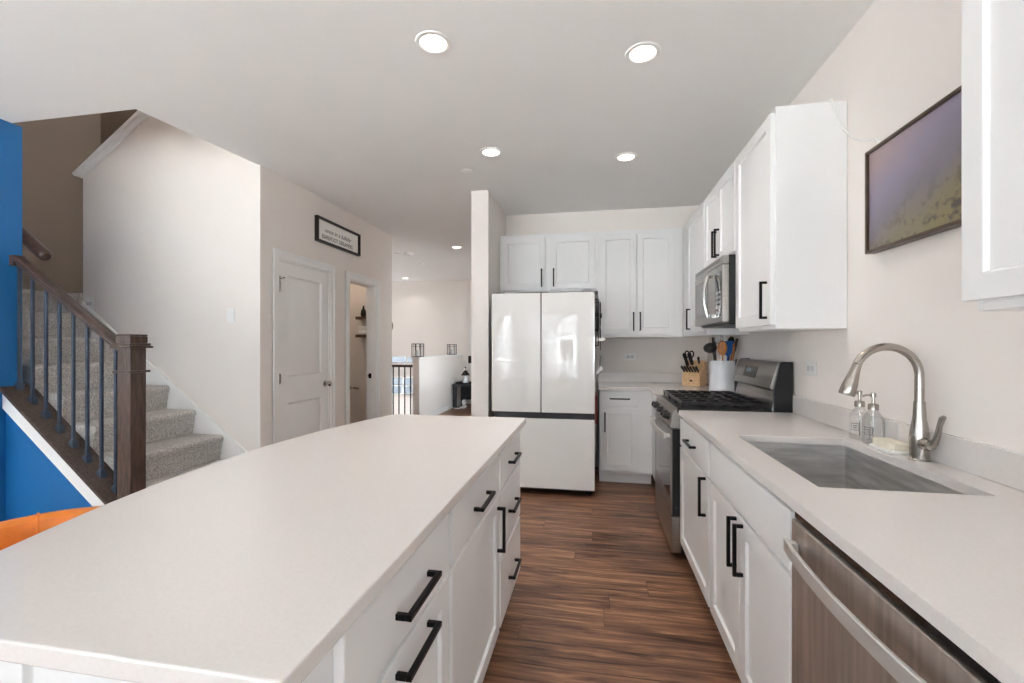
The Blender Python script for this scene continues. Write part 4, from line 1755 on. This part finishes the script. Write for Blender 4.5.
def lantern(x, y, z, w, h, label):
    t = thing('wire_lantern', label, 'lantern', (x, y, z), 0, 'wire lanterns on the knee wall')
    b = B()
    r = .0055
    a = w / 2
    C = [(-a, -a), (a, -a), (a, a), (-a, a)]
    for i in range(4):
        p, q = C[i], C[(i + 1) % 4]
        for zz in (z + r, z + h):
            b.bar((x + p[0], y + p[1], zz), (x + q[0], y + q[1], zz), 2 * r)
        b.bar((x + p[0], y + p[1], z + r), (x + p[0], y + p[1], z + h), 2 * r)
        m_ = ((p[0] + q[0]) / 2, (p[1] + q[1]) / 2)
        b.bar((x + m_[0], y + m_[1], z + r), (x + m_[0], y + m_[1], z + h), r)
        b.bar((x + p[0], y + p[1], z + h * .8), (x + q[0], y + q[1], z + h * .8), r)
    b.build('wire_cage', M_BLACK, t)
    b = B()
    b.lathe([(0, .011), (a * .5, .011), (a * .52, .02), (a * .52, h * .5), (a * .46, h * .52), (0, h * .52)], x, y, z, 16)
    b.build('candle', M_GREYP, t)


lantern(-2.95, 7.25, 1.10, .15, .22, 'black wire lantern on the near end of the knee wall')
lantern(-2.93, 9.05, 1.10, .15, .21, 'black wire lantern on the far end of the knee wall')

bn = thing('console_bench', 'low charcoal wooden bench table against the hall end of the knee wall', 'bench', (-2.35, 9.1, 0))
b = B().box(-2.84, -1.75, 8.80, 9.45, .455, .50)
b.build('top', M_BENCH, bn, 0.004)
for (x, y) in ((-2.80, 8.84), (-1.79, 8.84), (-2.80, 9.41), (-1.79, 9.41)):
    B().box(x - .035, x + .035, y - .035, y + .035, .0005, .4545).build('leg', M_BENCH, bn, 0.003)
B().box(-2.76, -1.83, 9.40, 9.42, .12, .4545).build('back_board', M_BENCH, bn, 0.002)
tl = thing('table_lamp', 'small white lamp with a black cone shade on the bench', 'lamp', (-2.62, 9.0, .512))
b = B()
b.lathe([(0, .0005), (.05, .0005), (.068, .03), (.07, .06), (.055, .10), (.03, .13), (.018, .15), (.012, .16)], -2.62, 9.0, .512, 20)
b.build('base', M_CERAM, tl)
b = B()
b.lathe([(.095, .16), (.03, .25), (.012, .26), (.010, .30), (.022, .315), (.012, .335), (0, .338)], -2.62, 9.0, .512, 20)
b.build('shade', M_BLACKP, tl)
b = B()
b.lathe([(0, .0005), (.19, .0005), (.20, .01), (.20, .03), (.19, .03), (.187, .011), (0, .0108)], -2.62, 9.0, .5003, 28)
tag(b.build('round_tray', M_BLACKP, None, loc=(-2.62, 9.0, .5003)), 'round black tray under the lamp on the bench', 'tray')
b = B().box(-2.72, -2.59, YF - .045, YF - .001, .90, 1.06)
b.box(-2.71, -2.60, YF - .048, YF - .045, .92, 1.04)
tag(b.build('wall_panel', M_BLACKP, None, 0.004, loc=(-2.655, YF, .98)), 'small black panel on the hall end wall beside the kitchen wall', 'panel')
b = B()
b.tube([(-2.87, 8.95, .62), (-2.85, 8.9, .45), (-2.865, 8.8, .25), (-2.845, 8.76, .12), (-2.82, 8.75, .03), (-2.74, 8.78, .008), (-2.68, 8.86, .008)], .008, 8)
tag(b.build('lamp_cord', M_WHITEP, None, loc=(-2.84, 8.8, .0)), 'white cord hanging down the knee wall behind the bench leg', 'cord')
b = B()
for k in range(3):
    b.tube([(-2.66 + .05 * math.cos(q) + .02 * k, 8.93 + .05 * math.sin(q), .012 + .016 * k + .006 * math.sin(2 * q)) for q in [2 * PI * i / 16 for i in range(16)]], .008, 6, closed=True)
b.ball((-2.63, 8.92, .12), .045, 1, .8, 1.4)
tag(b.build('cord_bundle', M_WHITEP, None, loc=(-2.65, 8.93, 0)), 'coiled white cord bundle on the floor under the bench', 'cord')

ckx = thing('wall_clock', 'round wooden wall clock on the hall end wall, mostly behind the door wall', 'clock', (-4.62, YF, 1.82))
FRC = Matrix.Translation((-4.67, YF, 1.73)) @ Matrix.Rotation(PI / 2, 4, 'X')
b = B(FRC)
b.lathe([(.17, .001), (.18, .02), (.17, .035), (.15, .03), (.0, .028)], 0, 0, 0, 32)
b.build('rim', M_WOODC, ckx)
b = B(FRC)
b.lathe([(0, .0285), (.148, .0305), (.148, .0315), (0, .0315)], 0, 0, 0, 32)
b.build('face', M_PAPER, ckx)

# powder room
for z, lab in ((1.63, 'upper dark walnut shelf seen through the open powder room doorway'), (1.40, 'lower dark walnut shelf seen through the open powder room doorway')):
    b = B().box(-2.985, -2.745, 5.27, 5.4095, z, z + .035)
    tag(b.build('wall_shelf', M_SHELF, None, 0.002, loc=(-2.86, 5.34, z)), lab, 'shelf', 'walnut shelves in the powder room')
b = B()
b.lathe([(0, .0005), (.03, .0005), (.036, .03), (.03, .08), (.012, .11), (.012, .14), (0, .141)], -2.905, 5.33, 1.665, 18)
tag(b.build('black_vase', M_BLACKP, None, loc=(-2.905, 5.33, 1.665)), 'black vase on the upper powder room shelf', 'vase')
b = B()
b.prism([(-2.97, 5.29), (-2.83, 5.29), (-2.83, 5.39), (-2.97, 5.39)], 'z', 1.4355, 1.50)
b.prism([(-2.96, 5.295), (-2.84, 5.295), (-2.84, 5.385), (-2.96, 5.385)], 'z', 1.5005, 1.545)
tag(b.build('folded_towel', M_WHITEP, None, 0.012, loc=(-2.9, 5.34, 1.4355)), 'folded white towels on the lower powder room shelf', 'towel')
ph = thing('toilet_paper_holder', 'chrome paper holder on the powder room wall below the shelves', 'paper holder', (-3.11, 5.40, .74))
b = B()
for x in (-3.15, -3.03):
    b.tube([(x, 5.4095, .75), (x, 5.40, .75), (x, 5.39, .75), (x, 5.35, .75), (x, 5.335, .75)], [.028, .026, .012, .010, .014], 14)
b.build('post', M_CHROME, ph)
b = B()
b.tube([(-3.15, 5.345, .75), (-3.03, 5.345, .75)], .008, 10)
b.build('bar', M_CHROME, ph)

# ---------------------------------------------------------------- stool
sx_, sy_ = -1.43, .92
st = thing('bar_stool', 'orange leather stool with a curved padded back at the island overhang', 'stool', (sx_, sy_, 0))
b = B()
b.lathe([(0, .545), (.19, .545), (.215, .56), (.22, .59), (.21, .615), (.18, .63), (0, .635)], sx_, sy_, 0, 36)
b.build('seat', M_ORANGE, st)
b = B()
rr = .255
for i in range(1):
    pass
a0, a1, n = 50, 310, 40
sec = [(-.028, .60), (-.032, .70), (-.033, .765), (-.026, .79), (-.01, .80), (.012, .80), (.027, .79), (.033, .765), (.031, .70), (.026, .60)]
rings = []
for i in range(n + 1):
    a = math.radians(a0 + (a1 - a0) * i / n)
    e_ = min(i, n - i) / n
    drop = .05 * max(0, 1 - e_ / .14) ** 2
    rings.append([b.v(sx_ + (rr + q[0]) * math.cos(a), sy_ + (rr + q[0]) * math.sin(a), q[1] - drop * (q[1] - .60) / .2) for q in sec])
for A, C in zip(rings, rings[1:]):
    for k in range(len(sec)):
        b.f(A[k], A[(k + 1) % len(sec)], C[(k + 1) % len(sec)], C[k])
b.f(*rings[0])
b.f(*reversed(rings[-1]))
bk = b.build('backrest', M_ORANGE, st)
for ang in (144, 216):
    b = B()
    a = math.radians(ang)
    b.tube([(sx_ + (rr + q[0] * 1.02) * math.cos(a), sy_ + (rr + q[0] * 1.02) * math.sin(a), q[1] + (.001 if q[1] > .78 else 0)) for q in sec], .0035, 6)
    b.build('seam', M_ORANGE, bk)
for ang in (45, 135, 225, 315):
    a = math.radians(ang)
    b = B()
    b.bar((sx_ + .14 * math.cos(a), sy_ + .14 * math.sin(a), .5445), (sx_ + .21 * math.cos(a), sy_ + .21 * math.sin(a), .001), .025)
    b.build('leg', M_BLACK, st, 0.002)
b = B()
b.tube([(sx_ + .186 * math.cos(q), sy_ + .186 * math.sin(q), .22) for q in [2 * PI * i / 28 for i in range(28)]], .008, 8, closed=True)
b.build('foot_ring', M_BLACK, st)

# ---------------------------------------------------------------- outside, seen in the fridge doors or through the hall windows
gr = B().box(-60, 60, -70, RY - .2, -3.1, -3.0)
gr.box(-60, 60, YF + .2, 60, -3.1, -3.0)
struct('ground', gr, M_BOUNCE)


def house(label, x0, x1, y0, y1, eave, peak, wins):
    t = thing('house', label, 'house', ((x0 + x1) / 2, (y0 + y1) / 2, -3))
    xm = (x0 + x1) / 2
    b = B()
    b.prism([(x0, -3), (x1, -3), (x1, eave), (xm, peak), (x0, eave)], 'y', y0, y1)
    b.build('wall', M_HOUSE, t)
    b = B()
    k = (peak - eave) / (xm - x0)
    b.prism([(x0 - .4, eave - .4 * k + .02), (xm, peak + .02), (x1 + .4, eave - .4 * k + .02), (x1 + .4, eave - .4 * k + .2), (xm, peak + .2), (x0 - .4, eave - .4 * k + .2)], 'y', y0 - .3, y1 + .3)
    b.build('roof', M_ROOF, t)
    for (x, z) in wins:
        f = B().box(x - .55, x + .55, y1 + .001, y1 + .06, z - .8, z + .8).build('window', M_TRIM, t)
        B().box(x - .45, x + .45, y1 + .0601, y1 + .07, z - .7, z + .7).build('pane', M_BLACKG, f)


house('gabled house across the lawn, left in the fridge reflection', -15, -5.3, -30, -21, 4.4, 8, [(-6.2, 2.6), (-8.5, 2.6), (-6.2, -.4), (-8.5, -.4)])
house('gabled house across the lawn, right in the fridge reflection', -3.0, 5.0, -30, -21, 2.2, 6.0, [(-1.7, 1.0), (.5, 1.0), (-1.7, -1.6), (.5, -1.6)])
house('tall house added behind the hall windows to block the sun', -16, 6, 15, 24, 8.0, 10.0, [])  # added to keep sun off the hall windows and the ground there
b = B()
rnd = random.Random(7)
for k in range(26):
    b.ball((-4.5 + k * .03 + rnd.uniform(-.05, .05), -25 + rnd.uniform(-3, 3), -3 + rnd.uniform(.5, 4.3)), rnd.uniform(.4, .6), 1, 1, 1, 10, 7)
tag(b.build('garden_hedge', M_HEDGE, None, loc=(-4.2, -27, -3)), 'grey green hedge between the two houses', 'hedge')
